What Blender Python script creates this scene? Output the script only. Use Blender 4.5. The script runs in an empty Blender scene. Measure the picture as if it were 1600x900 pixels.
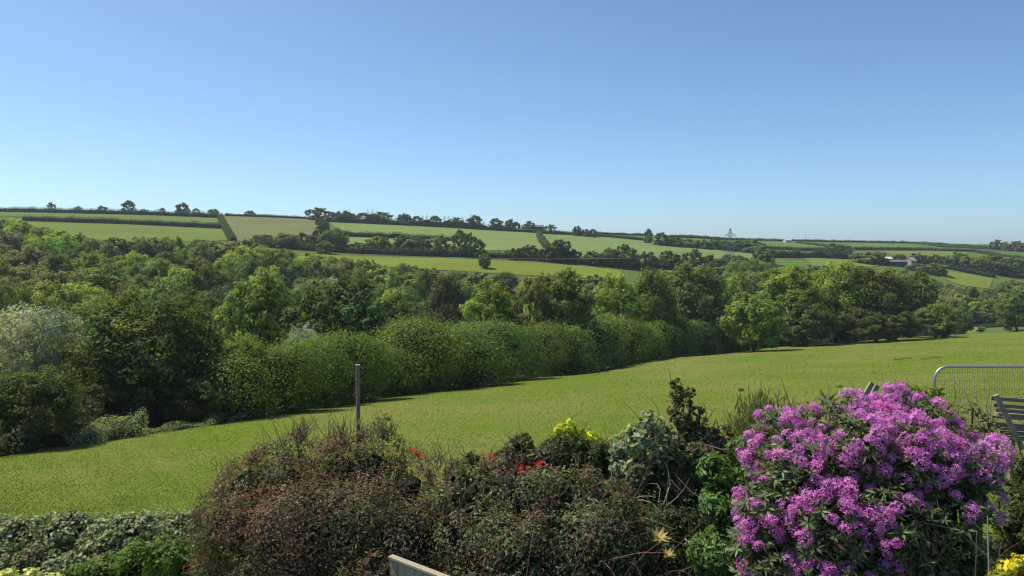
import bpy, bmesh, math, random
import numpy as np
from mathutils import Vector, Matrix, geometry

# ------------------------------------------------------------------ camera, sky, sun, exposure
scene = bpy.context.scene
C = scene.collection
F = 1164.0                      # focal length in pixels of the 1600 px wide photograph
HV = 392.0                      # pixel row of the eye-level horizon
PITCH = math.atan((450.0 - HV) / F)

cam = bpy.data.cameras.new('camera')
cam_o = bpy.data.objects.new('camera', cam)
C.objects.link(cam_o)
cam.sensor_width = 36.0
cam.lens = 36.0 * F / 1600.0
cam.clip_start = 0.1
cam.clip_end = 20000
cam_o.location = (0, 0, 0)
cam_o.rotation_euler = (math.pi / 2 - PITCH, 0, 0)
scene.camera = cam_o

SUN_AZ = math.radians(-64)      # left of the viewing direction
SUN_EL = math.radians(58)
world = bpy.data.worlds.new('World')
scene.world = world
world.use_nodes = True
wn = world.node_tree
sky = wn.nodes.new('ShaderNodeTexSky')
sky.sky_type = 'NISHITA'
sky.sun_disc = False
sky.sun_elevation = SUN_EL
sky.sun_rotation = SUN_AZ
sky.altitude = 0
sky.air_density = 0.68
sky.dust_density = 0.8
sky.ozone_density = 5.0
bg = wn.nodes['Background']
bg.inputs['Strength'].default_value = 0.122
hue = wn.nodes.new('ShaderNodeMix')
hue.data_type = 'RGBA'
hue.blend_type = 'MULTIPLY'
hue.inputs[0].default_value = 1.0
hue.inputs[7].default_value = (0.93, 1.03, 1.0, 1)
wn.links.new(sky.outputs[0], hue.inputs[6])
wn.links.new(hue.outputs[2], bg.inputs[0])

sun = bpy.data.lights.new('sun', 'SUN')
sun.energy = 5.0
sun.angle = math.radians(0.53)
sun.color = (1.0, 0.93, 0.80)
sun_o = bpy.data.objects.new('sun', sun)
C.objects.link(sun_o)
sdir = Vector((math.sin(SUN_AZ) * math.cos(SUN_EL), math.cos(SUN_AZ) * math.cos(SUN_EL), math.sin(SUN_EL)))
sun_o.rotation_euler = sdir.to_track_quat('Z', 'Y').to_euler()
sun_o.location = (-30, 20, 60)

vs = scene.view_settings
vs.view_transform = 'Standard'
vs.look = 'None'
vs.exposure = 0.42
vs.gamma = 1.0
vs.use_curve_mapping = False
scene.render.engine = 'CYCLES'
scene.cycles.max_bounces = 6
scene.cycles.diffuse_bounces = 3
scene.cycles.glossy_bounces = 2
scene.cycles.transmission_bounces = 4
scene.cycles.volume_bounces = 0
scene.cycles.use_denoising = True
scene.cycles.denoiser = 'OPENIMAGEDENOISE'
scene.cycles.denoising_prefilter = 'ACCURATE'
scene.cycles.filter_width = 1.2

rng = np.random.default_rng(7)
random.seed(7)
cp, sp = math.cos(PITCH), math.sin(PITCH)


# ------------------------------------------------------------------ pixel <-> world helpers (1600x900 pixels of the photograph)
def ray(u, v):
    cx = (u - 800.0) / F
    cz = -(v - 450.0) / F
    dy = cp + sp * cz
    return cx / dy, (-sp + cp * cz) / dy      # x and z per metre of y


def at(u, v, y):
    a, b = ray(u, v)
    return Vector((a * y, y, b * y))


def proj(p):
    x, y, z = p[0], p[1], p[2]
    d = cp * y - sp * z
    h = sp * y + cp * z
    return 800 + F * x / d, 450 - F * h / d


# ------------------------------------------------------------------ terrain height
PA, PB, PC = -6.0, 0.04, -0.11


def plane(x, y):
    return PA + PB * x + PC * y


EDGE_PX = [(-200, 752), (0, 715), (150, 690), (300, 668), (450, 643), (560, 625), (700, 606), (830, 588), (1000, 561), (1150, 545),
           (1300, 532), (1440, 523), (1530, 518), (1600, 515), (1800, 508)]


def edge_hit(u, v):
    a, b = ray(u, v)
    y = PA / (b - PB * a - PC)
    return a * y, y


def edge_y(u):
    v = np.interp(u, [e[0] for e in EDGE_PX], [e[1] for e in EDGE_PX])
    return edge_hit(u, v)[1]


PROF = {
    -500: [(70, -19), (120, -20), (200, -12), (300, 2), (380, 14), (480, 25), (600, 36), (640, 38), (800, 38), (1500, 0)],
    0: [(70, -17), (120, -19), (200, -12), (300, 0), (360, 9), (480, 21), (600, 31.5), (630, 33.5), (800, 33), (1500, 0)],
    200: [(80, -18), (130, -21), (200, -15), (300, -4), (360, 5), (480, 17.5), (600, 30), (640, 33), (800, 33), (1500, 0)],
    400: [(90, -20), (140, -25), (200, -20), (280, -11), (350, -1), (420, 6), (500, 15.5), (620, 30), (650, 32), (800, 30), (1500, -5)],
    600: [(110, -22), (160, -30), (220, -28), (290, -16), (340, -9), (380, -4), (420, 0.6), (470, 7), (520, 12.7), (640, 25), (670, 27.5), (800, 25), (1500, -10)],
    800: [(130, -25), (180, -33), (240, -30), (300, -19), (340, -11), (380, -5), (420, -0.8), (480, 4.4), (560, 10), (660, 19), (690, 21.2), (800, 20), (1500, -10)],
    1000: [(190, -30), (240, -33), (300, -24), (350, -14), (400, -6.5), (450, -1), (540, 4), (640, 10.4), (700, 15), (760, 18.6), (900, 16), (1500, -10)],
    1200: [(230, -32), (300, -32), (380, -20), (450, -11), (520, -5), (600, 0), (700, 4.5), (800, 8.5), (950, 14), (1100, 13), (1600, -15), (6000, -40)],
    1400: [(250, -36), (330, -36), (420, -24), (500, -12), (560, -6), (650, -1), (750, 3), (900, 8.5), (1050, 13), (1200, 11), (1700, -15), (2500, 0), (3400, 26), (4500, 0)],
    1600: [(280, -26.3), (330, -32), (420, -34), (520, -23), (600, -14), (700, -8), (800, -2), (950, 4), (1100, 9), (1300, 5), (1800, -10), (2500, 5), (3400, 38), (4500, 0)],
    2100: [(320, -27), (380, -32), (450, -34), (520, -23), (600, -14), (700, -8), (800, -2), (950, 4), (1100, 9), (1300, 5), (1800, -10), (2500, 5), (3400, 40), (4500, 0)],
}
_ly = np.linspace(math.log(18), math.log(9000), 700)
_yy = np.exp(_ly)
_cols = sorted(PROF)
_cb = np.array([(u - 800) / F for u in _cols])
_tab = []
for u, b in zip(_cols, _cb):
    yh = edge_y(u)
    pts = [(y, plane(b * y, y)) for y in np.linspace(15, yh + 4, 12)] + [q for q in PROF[u] if q[0] > yh + 8]
    if pts[-1][0] < 6000:
        pts.append((6000, -40))
    _tab.append(np.interp(_yy, [q[0] for q in pts], [q[1] for q in pts]))
_tab = np.array(_tab)
_bf = np.linspace(_cb[0], _cb[-1], 240)
_Z = np.array([np.interp(_bf, _cb, _tab[:, j]) for j in range(len(_yy))]).T


def _blur(a, k, axis):
    pad = [(0, 0), (0, 0)]
    pad[axis] = (k, k)
    p = np.pad(a, pad, mode='reflect', reflect_type='odd')
    out = np.zeros_like(a)
    n = a.shape[axis]
    for i in range(2 * k + 1):
        out += np.take(p, np.arange(i, i + n), axis=axis)
    return out / (2 * k + 1)


_Z = _blur(_blur(_Z, 4, 1), 4, 1)
_Z = _blur(_blur(_Z, 5, 0), 5, 0)


def sst(a, b, x):
    t = np.clip((x - a) / (b - a), 0, 1)
    return t * t * (3 - 2 * t)


def ht(x, y):
    x = np.asarray(x, float)
    y = np.asarray(y, float)
    yc = np.maximum(y, 18.5)
    b = np.clip(x / yc, _bf[0], _bf[-1] - 1e-6)
    fb = (b - _bf[0]) / (_bf[1] - _bf[0])
    ib = np.clip(fb.astype(int), 0, len(_bf) - 2)
    tb = fb - ib
    fy = np.clip((np.log(yc) - _ly[0]) / (_ly[1] - _ly[0]), 0, len(_ly) - 1.001)
    iy = fy.astype(int)
    ty = fy - iy
    zt = (_Z[ib, iy] * (1 - tb) * (1 - ty) + _Z[ib + 1, iy] * tb * (1 - ty) + _Z[ib, iy + 1] * (1 - tb) * ty + _Z[ib + 1, iy + 1] * tb * ty)
    z = np.where(y > 24, zt, np.where(y < 20, plane(x, y), zt * ((y - 20) / 4) + plane(x, y) * (1 - (y - 20) / 4)))
    zg = -4.3 + 0.05 * np.minimum(x, 0) - 0.02 * np.maximum(y, 0)
    w = sst(12.5, 19, y)
    return zg * (1 - w) + z * w


def H(x, y):
    return float(ht(x, y))


_gy = np.exp(np.linspace(math.log(3), math.log(7000), 4000))


def G(u, v, ymin=20):
    a, b = ray(u, v)
    d = b * _gy - ht(a * _gy, _gy)
    k = np.where((d < 0) & (_gy > ymin))[0]
    i = k[0] if len(k) else len(_gy) - 1
    y = _gy[i]
    if y > 1250:                                  # the ray clears the ridge: stand on the ridge itself
        r = (_gy > 300) & (_gy < 1250)
        y = _gy[r][np.argmax((ht(a * _gy, _gy) / _gy)[r])]
    return Vector((a * y, y, H(a * y, y)))


# ------------------------------------------------------------------ materials
def new_mat(name):
    m = bpy.data.materials.new(name)
    m.use_nodes = True
    nt = m.node_tree
    return m, nt, nt.nodes['Principled BSDF'], nt.nodes['Material Output']


def foliage_mat(name, trans=0.35, rough=0.55, spec=0.3, tcol=(1.35, 1.5, 0.55)):
    m, nt, p, out = new_mat(name)
    N, L = nt.nodes, nt.links
    a = N.new('ShaderNodeAttribute')
    a.attribute_name = 'tint'
    oi = N.new('ShaderNodeObjectInfo')
    mx = N.new('ShaderNodeMix')
    mx.data_type = 'RGBA'
    mx.blend_type = 'MULTIPLY'
    mx.inputs[0].default_value = 1
    L.new(a.outputs['Color'], mx.inputs[6])
    L.new(oi.outputs['Color'], mx.inputs[7])
    L.new(mx.outputs[2], p.inputs['Base Color'])
    p.inputs['Roughness'].default_value = rough
    p.inputs['Specular IOR Level'].default_value = spec
    mt = N.new('ShaderNodeMix')
    mt.data_type = 'RGBA'
    mt.blend_type = 'MULTIPLY'
    mt.inputs[0].default_value = 1
    mt.inputs[7].default_value = (*tcol, 1)
    L.new(mx.outputs[2], mt.inputs[6])
    t = N.new('ShaderNodeBsdfTranslucent')
    L.new(mt.outputs[2], t.inputs['Color'])
    ms = N.new('ShaderNodeMixShader')
    ms.inputs[0].default_value = trans
    L.new(p.outputs[0], ms.inputs[1])
    L.new(t.outputs[0], ms.inputs[2])
    L.new(ms.outputs[0], out.inputs[0])
    return m


M_LEAF = foliage_mat('leaf', 0.38, 0.6, 0.1, (1.4, 1.45, 0.6))
M_GLOSS = foliage_mat('glossy_leaf', 0.36, 0.5, 0.2)
M_PETAL = foliage_mat('petal', 0.45, 0.6, 0.12, (1.15, 1.0, 1.1))
M_BLADE = foliage_mat('grass_blade', 0.45, 0.5, 0.25, (1.3, 1.35, 0.5))


def noise_mat(name, c1, c2, scale, rough=0.9, c3=None, scale3=0.05, bump=0.0, stretch=(1, 1, 1), spec=0.0, detail=6):
    m, nt, p, out = new_mat(name)
    N, L = nt.nodes, nt.links
    tc = N.new('ShaderNodeTexCoord')
    mp = N.new('ShaderNodeMapping')
    mp.inputs['Scale'].default_value = stretch
    L.new(tc.outputs['Object'], mp.inputs[0])
    n = N.new('ShaderNodeTexNoise')
    n.inputs['Scale'].default_value = scale
    n.inputs['Detail'].default_value = detail
    n.inputs['Roughness'].default_value = 0.65
    L.new(mp.outputs[0], n.inputs['Vector'])
    r = N.new('ShaderNodeValToRGB')
    r.color_ramp.elements[0].position = 0.32
    r.color_ramp.elements[1].position = 0.68
    r.color_ramp.elements[0].color = (*c1, 1)
    r.color_ramp.elements[1].color = (*c2, 1)
    L.new(n.outputs['Fac'], r.inputs[0])
    col = r.outputs[0]
    if c3 is not None:
        n3 = N.new('ShaderNodeTexNoise')
        n3.inputs['Scale'].default_value = scale3
        n3.inputs['Detail'].default_value = 3
        L.new(tc.outputs['Object'], n3.inputs['Vector'])
        r3 = N.new('ShaderNodeValToRGB')
        r3.color_ramp.elements[0].position = 0.42
        r3.color_ramp.elements[1].position = 0.62
        L.new(n3.outputs['Fac'], r3.inputs[0])
        mx = N.new('ShaderNodeMix')
        mx.data_type = 'RGBA'
        L.new(r3.outputs[0], mx.inputs[0])
        L.new(col, mx.inputs[6])
        mx.inputs[7].default_value = (*c3, 1)
        col = mx.outputs[2]
    L.new(col, p.inputs['Base Color'])
    p.inputs['Roughness'].default_value = rough
    p.inputs['Specular IOR Level'].default_value = spec
    if bump:
        b = N.new('ShaderNodeBump')
        b.inputs['Strength'].default_value = 0.8
        b.inputs['Distance'].default_value = bump
        L.new(n.outputs['Fac'], b.inputs['Height'])
        L.new(b.outputs[0], p.inputs['Normal'])
    return m


M_GROUND = noise_mat('rough_pasture', (0.07, 0.11, 0.025), (0.10, 0.15, 0.035), 0.15, c3=(0.075, 0.10, 0.03), scale3=0.02)
M_MEADOW = noise_mat('meadow_turf', (0.088, 0.132, 0.018), (0.112, 0.152, 0.026), 1.1, c3=(0.138, 0.150, 0.040), scale3=0.06, bump=0.015, stretch=(0.7, 1.6, 1))
M_BARK = noise_mat('bark', (0.05, 0.04, 0.03), (0.12, 0.10, 0.08), 6, bump=0.03)
M_TWIG = noise_mat('twig', (0.11, 0.068, 0.055), (0.22, 0.14, 0.115), 20)
M_PALETWIG = noise_mat('dead_stem', (0.30, 0.25, 0.19), (0.42, 0.36, 0.29), 14)
M_POST = noise_mat('weathered_post', (0.17, 0.11, 0.075), (0.34, 0.24, 0.175), 8, stretch=(6, 6, 0.6), bump=0.006)
M_WOOD = noise_mat('silvered_wood', (0.22, 0.185, 0.14), (0.40, 0.35, 0.275), 9, stretch=(8, 8, 0.7), bump=0.004)
M_SLAT = noise_mat('grey_bench_wood', (0.17, 0.135, 0.10), (0.31, 0.255, 0.20), 9, stretch=(0.8, 8, 8), bump=0.003)
M_STEEL, nt_, p_, o_ = new_mat('galvanised_steel')
p_.inputs['Base Color'].default_value = (0.42, 0.44, 0.46, 1)
p_.inputs['Metallic'].default_value = 0.85
p_.inputs['Roughness'].default_value = 0.42
M_PYLON = noise_mat('pylon_steel', (0.12, 0.125, 0.13), (0.19, 0.195, 0.20), 2, rough=0.6)
M_GLASSINS = noise_mat('insulator_glass', (0.55, 0.57, 0.56), (0.65, 0.66, 0.65), 3, rough=0.3)
M_WOOL = noise_mat('wool', (0.62, 0.58, 0.50), (0.74, 0.71, 0.64), 9)
M_YELLOW = noise_mat('yellow_paint', (0.36, 0.29, 0.06), (0.42, 0.35, 0.09), 3, rough=0.5)
M_DARK = noise_mat('dark_metal', (0.03, 0.03, 0.03), (0.06, 0.055, 0.05), 4, rough=0.6)
M_TARMAC = noise_mat('lane_tarmac', (0.16, 0.16, 0.155), (0.22, 0.215, 0.205), 1.5)
M_RENDER = noise_mat('render_wall', (0.36, 0.30, 0.27), (0.43, 0.37, 0.33), 1.5)
M_ROOF = noise_mat('slate_roof', (0.10, 0.10, 0.11), (0.16, 0.16, 0.17), 1.0)
M_TIN = noise_mat('pale_sheeting', (0.36, 0.37, 0.37), (0.46, 0.47, 0.47), 1.0, rough=0.5)
M_TIMBER = noise_mat('dark_cladding', (0.07, 0.065, 0.06), (0.12, 0.11, 0.10), 1.0)


# ------------------------------------------------------------------ object helpers
def mesh_obj(name, me, mat=None, parent=None, loc=None):
    o = bpy.data.objects.new(name, me)
    C.objects.link(o)
    if mat is not None and not me.materials:
        me.materials.append(mat)
    if parent is not None:
        o.parent = parent
    if loc is not None:
        o.location = loc
    return o


def empty(name, loc=(0, 0, 0), rz=0.0):
    o = bpy.data.objects.new(name, None)
    o.empty_display_size = 0.3
    C.objects.link(o)
    o.location = loc
    o.rotation_euler = (0, 0, rz)
    return o


def tag(o, label=None, cat=None, group=None, kind=None):
    if label:
        o['label'] = label
    if cat:
        o['category'] = cat
    if group:
        o['group'] = group
    if kind:
        o['kind'] = kind
    return o


class MB:
    def __init__(s):
        s.v, s.f = [], []

    def tube(s, pts, rad, sides=5, cap=True):
        pts = [Vector(p) for p in pts]
        n0 = len(s.v)
        for i, p in enumerate(pts):
            d = (pts[min(i + 1, len(pts) - 1)] - pts[max(i - 1, 0)])
            d = d.normalized() if d.length > 1e-9 else Vector((0, 0, 1))
            a = d.cross(Vector((0.31, 0.95, 0.05)) if abs(d.y) < 0.9 else Vector((1, 0, 0))).normalized()
            b = d.cross(a)
            r = rad[i] if hasattr(rad, '__len__') else rad
            for k in range(sides):
                t = 2 * math.pi * k / sides
                s.v.append(p + a * (r * math.cos(t)) + b * (r * math.sin(t)))
        for i in range(len(pts) - 1):
            for k in range(sides):
                q = n0 + i * sides
                s.f.append((q + k, q + (k + 1) % sides, q + sides + (k + 1) % sides, q + sides + k))
        if cap:
            s.f.append(tuple(n0 + k for k in range(sides))[::-1])
            q = n0 + (len(pts) - 1) * sides
            s.f.append(tuple(q + k for k in range(sides)))
        return s

    def box(s, c, size, m=None):
        n0 = len(s.v)
        hx, hy, hz = size[0] / 2, size[1] / 2, size[2] / 2
        for x in (-hx, hx):
            for y in (-hy, hy):
                for z in (-hz, hz):
                    p = Vector((x, y, z))
                    s.v.append((m @ p if m is not None else p) + Vector(c))
        for f in ((0, 1, 3, 2), (4, 6, 7, 5), (0, 4, 5, 1), (2, 3, 7, 6), (0, 2, 6, 4), (1, 5, 7, 3)):
            s.f.append(tuple(n0 + i for i in f))
        return s

    def poly(s, pts, faces):
        n0 = len(s.v)
        s.v += [Vector(p) for p in pts]
        s.f += [tuple(n0 + i for i in f) for f in faces]
        return s

    def mesh(s, name):
        me = bpy.data.meshes.new(name)
        me.from_pydata([tuple(v) for v in s.v], [], s.f)
        me.update()
        return me

    def build(s, name, mat, parent=None, loc=None, bevel=0.0, smooth=False):
        o = mesh_obj(name, s.mesh(name), mat, parent, loc)
        if smooth:
            o.data.polygons.foreach_set('use_smooth', [True] * len(o.data.polygons))
        if bevel:
            b = o.modifiers.new('bevel', 'BEVEL')
            b.width = bevel
            b.segments = 2
        return o


def unit(a):
    return a / np.maximum(np.linalg.norm(a, axis=-1, keepdims=True), 1e-9)


def rdir(n):
    return unit(rng.normal(size=(n, 3)))


def raw_mesh(name, verts, tris, tint):
    me = bpy.data.meshes.new(name)
    nv, nf = len(verts), len(tris)
    me.vertices.add(nv)
    me.vertices.foreach_set('co', verts.astype(np.float32).ravel())
    me.loops.add(nf * 3)
    me.loops.foreach_set('vertex_index', tris.astype(np.int32).ravel())
    me.polygons.add(nf)
    me.polygons.foreach_set('loop_start', np.arange(0, nf * 3, 3, dtype=np.int32))
    me.polygons.foreach_set('loop_total', np.full(nf, 3, dtype=np.int32))
    me.update(calc_edges=True)
    at_ = me.attributes.new('tint', 'FLOAT_COLOR', 'POINT')
    c = np.ones((nv, 4), np.float32)
    c[:, :3] = tint
    at_.data.foreach_set('color', c.ravel())
    return me


def leaf_arrays(pos, nrm, size, aspect, tint, fold=0.18, direc=None):
    """folded two-triangle leaves: base, right, tip, left"""
    n = len(pos)
    size = np.broadcast_to(np.asarray(size, float), (n,))[:, None]
    if direc is None:
        direc = rdir(n)
    t = unit(direc - nrm * np.sum(direc * nrm, 1, keepdims=True))
    b = np.cross(nrm, t)
    w = size * aspect * 0.5
    V = np.empty((n, 4, 3))
    V[:, 0] = pos - t * size * 0.5
    V[:, 1] = pos - t * size * 0.05 + b * w + nrm * w * fold * 2
    V[:, 2] = pos + t * size * 0.5
    V[:, 3] = pos - t * size * 0.05 - b * w + nrm * w * fold * 2
    base = np.arange(n)[:, None] * 4
    T = np.concatenate([base + np.array([[0, 1, 2]]), base + np.array([[0, 2, 3]])], 1).reshape(-1, 3)
    return V.reshape(-1, 3), T, np.repeat(tint, 4, axis=0)


def join_arrays(parts):
    vs_, ts_, cs_ = [], [], []
    k = 0
    for v, t, c in parts:
        vs_.append(v)
        ts_.append(t + k)
        cs_.append(c)
        k += len(v)
    return np.concatenate(vs_), np.concatenate(ts_), np.concatenate(cs_)


def leaf_mesh(name, pos, nrm, size, aspect, tint, fold=0.18, direc=None):
    return raw_mesh(name, *leaf_arrays(pos, nrm, size, aspect, tint, fold, direc))


def col_var(base, n, v=0.25, hue=0.12):
    base = np.asarray(base, float)
    k = rng.uniform(1 - v, 1 + v, (n, 1))
    h = 1 + rng.normal(0, hue, (n, 3)) * np.array([1, 0.3, 0.8])
    return np.clip(base * k * h, 0.002, 0.95)


# ------------------------------------------------------------------ ground sheet
def axis(lo, hi, n, s):
    t = np.linspace(math.asinh(lo / s), math.asinh(hi / s), n)
    return s * np.sinh(t)


def grid_obj(name, X, Y, zoff, mat):
    xx, yy = np.meshgrid(X, Y)
    zz = ht(xx, yy) + zoff
    v = np.stack([xx, yy, zz], -1).reshape(-1, 3)
    nx, ny = len(X), len(Y)
    me = bpy.data.meshes.new(name)
    i, j = np.meshgrid(np.arange(nx - 1), np.arange(ny - 1))
    q = (j * nx + i).ravel()
    faces = np.stack([q, q + 1, q + nx + 1, q + nx], 1)
    me.vertices.add(len(v))
    me.vertices.foreach_set('co', v.astype(np.float32).ravel())
    me.loops.add(len(faces) * 4)
    me.loops.foreach_set('vertex_index', faces.astype(np.int32).ravel())
    me.polygons.add(len(faces))
    me.polygons.foreach_set('loop_start', np.arange(0, len(faces) * 4, 4, dtype=np.int32))
    me.polygons.foreach_set('loop_total', np.full(len(faces), 4, dtype=np.int32))
    me.polygons.foreach_set('use_smooth', np.ones(len(faces), bool))
    me.update(calc_edges=True)
    return mesh_obj(name, me, mat)


tag(grid_obj('ground', axis(-5000, 5000, 300, 60), np.concatenate([[-400, -150, -60, -20], axis(0.0, 9000, 420, 60)]), 0.0, M_GROUND), kind='structure')


def drape(name, px, zoff, mat, label, cuts=5, pts=None):
    """a field: a polygon on the ground, divided and laid on the terrain"""
    P = [G(u, v) for u, v in px] if pts is None else pts
    bm = bmesh.new()
    vv = [bm.verts.new((p[0], p[1], 0)) for p in P]
    tri = geometry.tessellate_polygon([[Vector((p[0], p[1], 0)) for p in P]])
    for t in tri:
        try:
            f = bm.faces.new([vv[i] for i in t])
        except ValueError:
            pass
    for _ in range(cuts):
        bmesh.ops.subdivide_edges(bm, edges=bm.edges[:], cuts=1, use_grid_fill=True)
    co = np.array([v.co for v in bm.verts])
    z = ht(co[:, 0], co[:, 1]) + zoff
    for v, zz in zip(bm.verts, z):
        v.co.z = zz
    bmesh.ops.recalc_face_normals(bm, faces=bm.faces)
    if sum(f.normal.z for f in bm.faces) < 0:
        bmesh.ops.reverse_faces(bm, faces=bm.faces)
    me = bpy.data.meshes.new(name)
    bm.to_mesh(me)
    bm.free()
    o = mesh_obj(name, me, mat)
    tag(o, label, None, None, 'structure')
    return o


# near meadow: rows of the field between the garden bank and the hedge
mb_u = np.linspace(-500, 2200, 120)
ms_rows = []
for u in mb_u:
    b = (u - 800) / F
    ye = edge_y(np.clip(u, -200, 1800)) + 1.5
    ys = 17 + (ye - 17) * np.linspace(0, 1, 70) ** 1.4
    ms_rows.append(np.stack([b * ys, ys, ht(b * ys, ys) + 0.03], 1))
ms = np.array(ms_rows)
nu, nr = ms.shape[:2]
fa = [(i * nr + j, (i + 1) * nr + j, (i + 1) * nr + j + 1, i * nr + j + 1) for i in range(nu - 1) for j in range(nr - 1)]
me_ = bpy.data.meshes.new('meadow')
me_.from_pydata(ms.reshape(-1, 3).tolist(), [], fa)
me_.polygons.foreach_set('use_smooth', [True] * len(fa))
tag(mesh_obj('meadow', me_, M_MEADOW), 'sloping green grass meadow beyond the garden shrubs', None, None, 'structure')


def field_mat(name, c, k=0.82, stripe=(0.02, 0.3, 1)):
    return noise_mat(name, tuple(x * k for x in c), c, 1.0, stretch=stripe, c3=(c[0] * 0.9, c[1] * 0.78, c[2] * 0.85), scale3=0.02, detail=5)


FA = field_mat('pasture_green', (0.115, 0.168, 0.046))
FB = field_mat('pasture_bright', (0.125, 0.182, 0.042))
FC = field_mat('stubble_olive', (0.135, 0.160, 0.066), 0.9)
FD = field_mat('young_crop', (0.15, 0.225, 0.068), 0.78, (0.5, 0.03, 1))
FE = field_mat('young_crop_blue', (0.145, 0.215, 0.072), 0.78, (0.35, 0.06, 1))
FG = field_mat('yellow_green_pasture', (0.145, 0.195, 0.032))  # brighter, yellower pasture green
drape('field', [(-60, 330.5), (20, 332), (200, 335), (343, 340), (349, 350), (200, 345), (36, 339), (-60, 337)], 0.25, FA, 'narrow green field under the skyline hedge on the left hillside')
drape('field', [(20, 343), (200, 350), (351, 358), (360, 376), (240, 380), (80, 372)], 0.25, FB, 'bright green field above the wood, below the second hillside hedge')
drape('field', [(351, 337), (420, 339), (497, 342), (500, 365), (496, 386), (440, 384), (372, 377), (360, 362)], 0.25, FC, 'dull olive field between two bands of trees on the hillside')
drape('field', [(512, 346), (650, 352), (800, 361), (838, 364), (846, 376), (856, 390), (800, 392), (740, 392), (706, 374), (538, 366)], 0.25, FD, 'pale green crop field below the wooded skyline')
drape('field', [(540, 371), (706, 377), (742, 392), (745, 399), (600, 394), (545, 390)], 0.25, FD, 'small pale green field between a clipped hedge and round trees')
drape('field', [(846, 366), (940, 370), (1010, 377), (1110, 390), (1185, 398), (1180, 408), (1110, 412), (1000, 410), (900, 404), (860, 392)], 0.25, FE, 'long pale green crop field sloping down behind the pylon')
drape('field', [(470, 397), (540, 400), (640, 403), (800, 409), (900, 416), (970, 424), (975, 440), (800, 430), (640, 420), (540, 412), (470, 406)], 0.25, FG, 'yellow-green pasture below the row of round trees')
drape('field', [(955, 368), (1005, 369.5), (1070, 380), (1010, 374)], 0.25, FA, 'thin strip of field between two skyline hedges')
drape('field', [(1188, 378.5), (1235, 379), (1300, 387), (1260, 388), (1195, 386)], 0.3, FA, 'small wedge of green field on the skyline beyond the pylon')
drape('field', [(1310, 381), (1375, 382), (1440, 386), (1400, 389), (1330, 387.5)], 0.3, FA, 'flat green field under the skyline at the middle of the far ridge')
drape('field', [(1380, 392.5), (1450, 392), (1530, 394), (1470, 401), (1400, 403)], 0.3, FB, 'green field above the farm on the far hillside')
drape('field', [(1255, 403), (1330, 405), (1390, 413), (1360, 418), (1270, 416)], 0.3, FB, 'green field beside the farm buildings')
drape('field', [(1466, 422), (1500, 427), (1552, 436), (1546, 452), (1500, 446), (1470, 434)], 0.3, FG, 'bright tilted field below the dark hedge at the far valley side')
drape('field', [(1545, 394), (1600, 401), (1640, 404), (1640, 414), (1575, 404)], 0.3, FA, 'green field beyond the big round trees at the edge of view')
drape('field', [(1450, 381.5), (1600, 389), (1640, 391), (1640, 394), (1500, 389.5)], 0.3, FA, 'narrow far field along the skyline hedge')
drape('lane', [(1503, 503), (1512, 499.5), (1540, 500.5), (1600, 500), (1680, 500), (1680, 502.2), (1600, 502.4), (1530, 503), (1512, 506)], 0.2, M_TARMAC, 'pale grey lane at the foot of the wooded valley', 3)


# ------------------------------------------------------------------ tree prototypes
def crown_leaves(h, w, base, nblob, leaf, nleaf, seed, airy=0.0, sub=9, depth=1.0, flat=0.8, lean=0.0):
    global rng
    keep, rng = rng, np.random.default_rng(seed)
    rx, rz = w / 2, h * (1 - base) / 2
    ctr = np.array([0, 0, h * (1 + base) / 2])
    rad = np.array([rx, rx * depth, rz])
    i = np.arange(nblob) + 0.5
    ph = np.arccos(1 - 2 * i / nblob)
    th = math.pi * (1 + 5 ** 0.5) * i + rng.uniform(0, 6)
    d = np.stack([np.cos(th) * np.sin(ph), np.sin(th) * np.sin(ph), np.cos(ph)], 1)
    d = unit(d + rng.normal(0, 0.2, d.shape))
    rr = rng.uniform(0.62, 0.82, (nblob, 1)) - 0.06 * airy
    bc = ctr + d * rad * rr
    br = rng.uniform(0.22, 0.36, nblob) * min(rx, rz * 1.1) * (1 - 0.2 * airy)
    bt = rng.uniform(0.72, 1.25, nblob)
    sd = rdir(nblob * sub)
    sc = np.repeat(bc, sub, 0) + sd * np.repeat(br, sub)[:, None] * 0.72
    sr = np.repeat(br, sub) * rng.uniform(0.34, 0.55, nblob * sub)
    stt = np.repeat(bt, sub) * rng.uniform(0.8, 1.2, nblob * sub)
    per = max(3, nleaf // (nblob * sub))
    wgt = sr / sr.mean()
    idx = np.repeat(np.arange(nblob * sub), np.maximum(2, (per * wgt ** 2).astype(int)))
    n = len(idx)
    ld = rdir(n)
    pos = sc[idx] + ld * (sr[idx] * rng.uniform(0.45, 1.08, n))[:, None] * np.array([1, 1, flat])
    e = np.linalg.norm((pos - ctr) / rad, axis=1)
    ok = (e > 0.45) | (rng.random(n) < 0.35)
    ok &= pos[:, 2] > 0.15
    pos, ld, idx = pos[ok], ld[ok], idx[ok]
    n = len(pos)
    out = unit((pos - ctr) / rad)
    nrm = unit(ld * 0.5 + out * 0.6 + np.array([0, 0, 0.3]) + rng.normal(0, 0.36, (n, 3)))
    k = stt[idx] * rng.uniform(0.55, 1.55, n)  # broad leaf tint range imitates sunlit glints in the colour
    hue = rng.normal(0, 0.07, (nblob, 1))[idx // sub] + rng.normal(0, 0.05, (n, 1))
    tint = k[:, None] * (1 + hue * np.array([1.4, 0.2, -0.6]))
    pos[:, 0] += lean * pos[:, 2] * pos[:, 2] / h
    size = leaf * 1.3 * rng.uniform(0.6, 1.35, n)
    res = (pos, nrm, size, tint, bc)
    rng = keep
    return res


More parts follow.
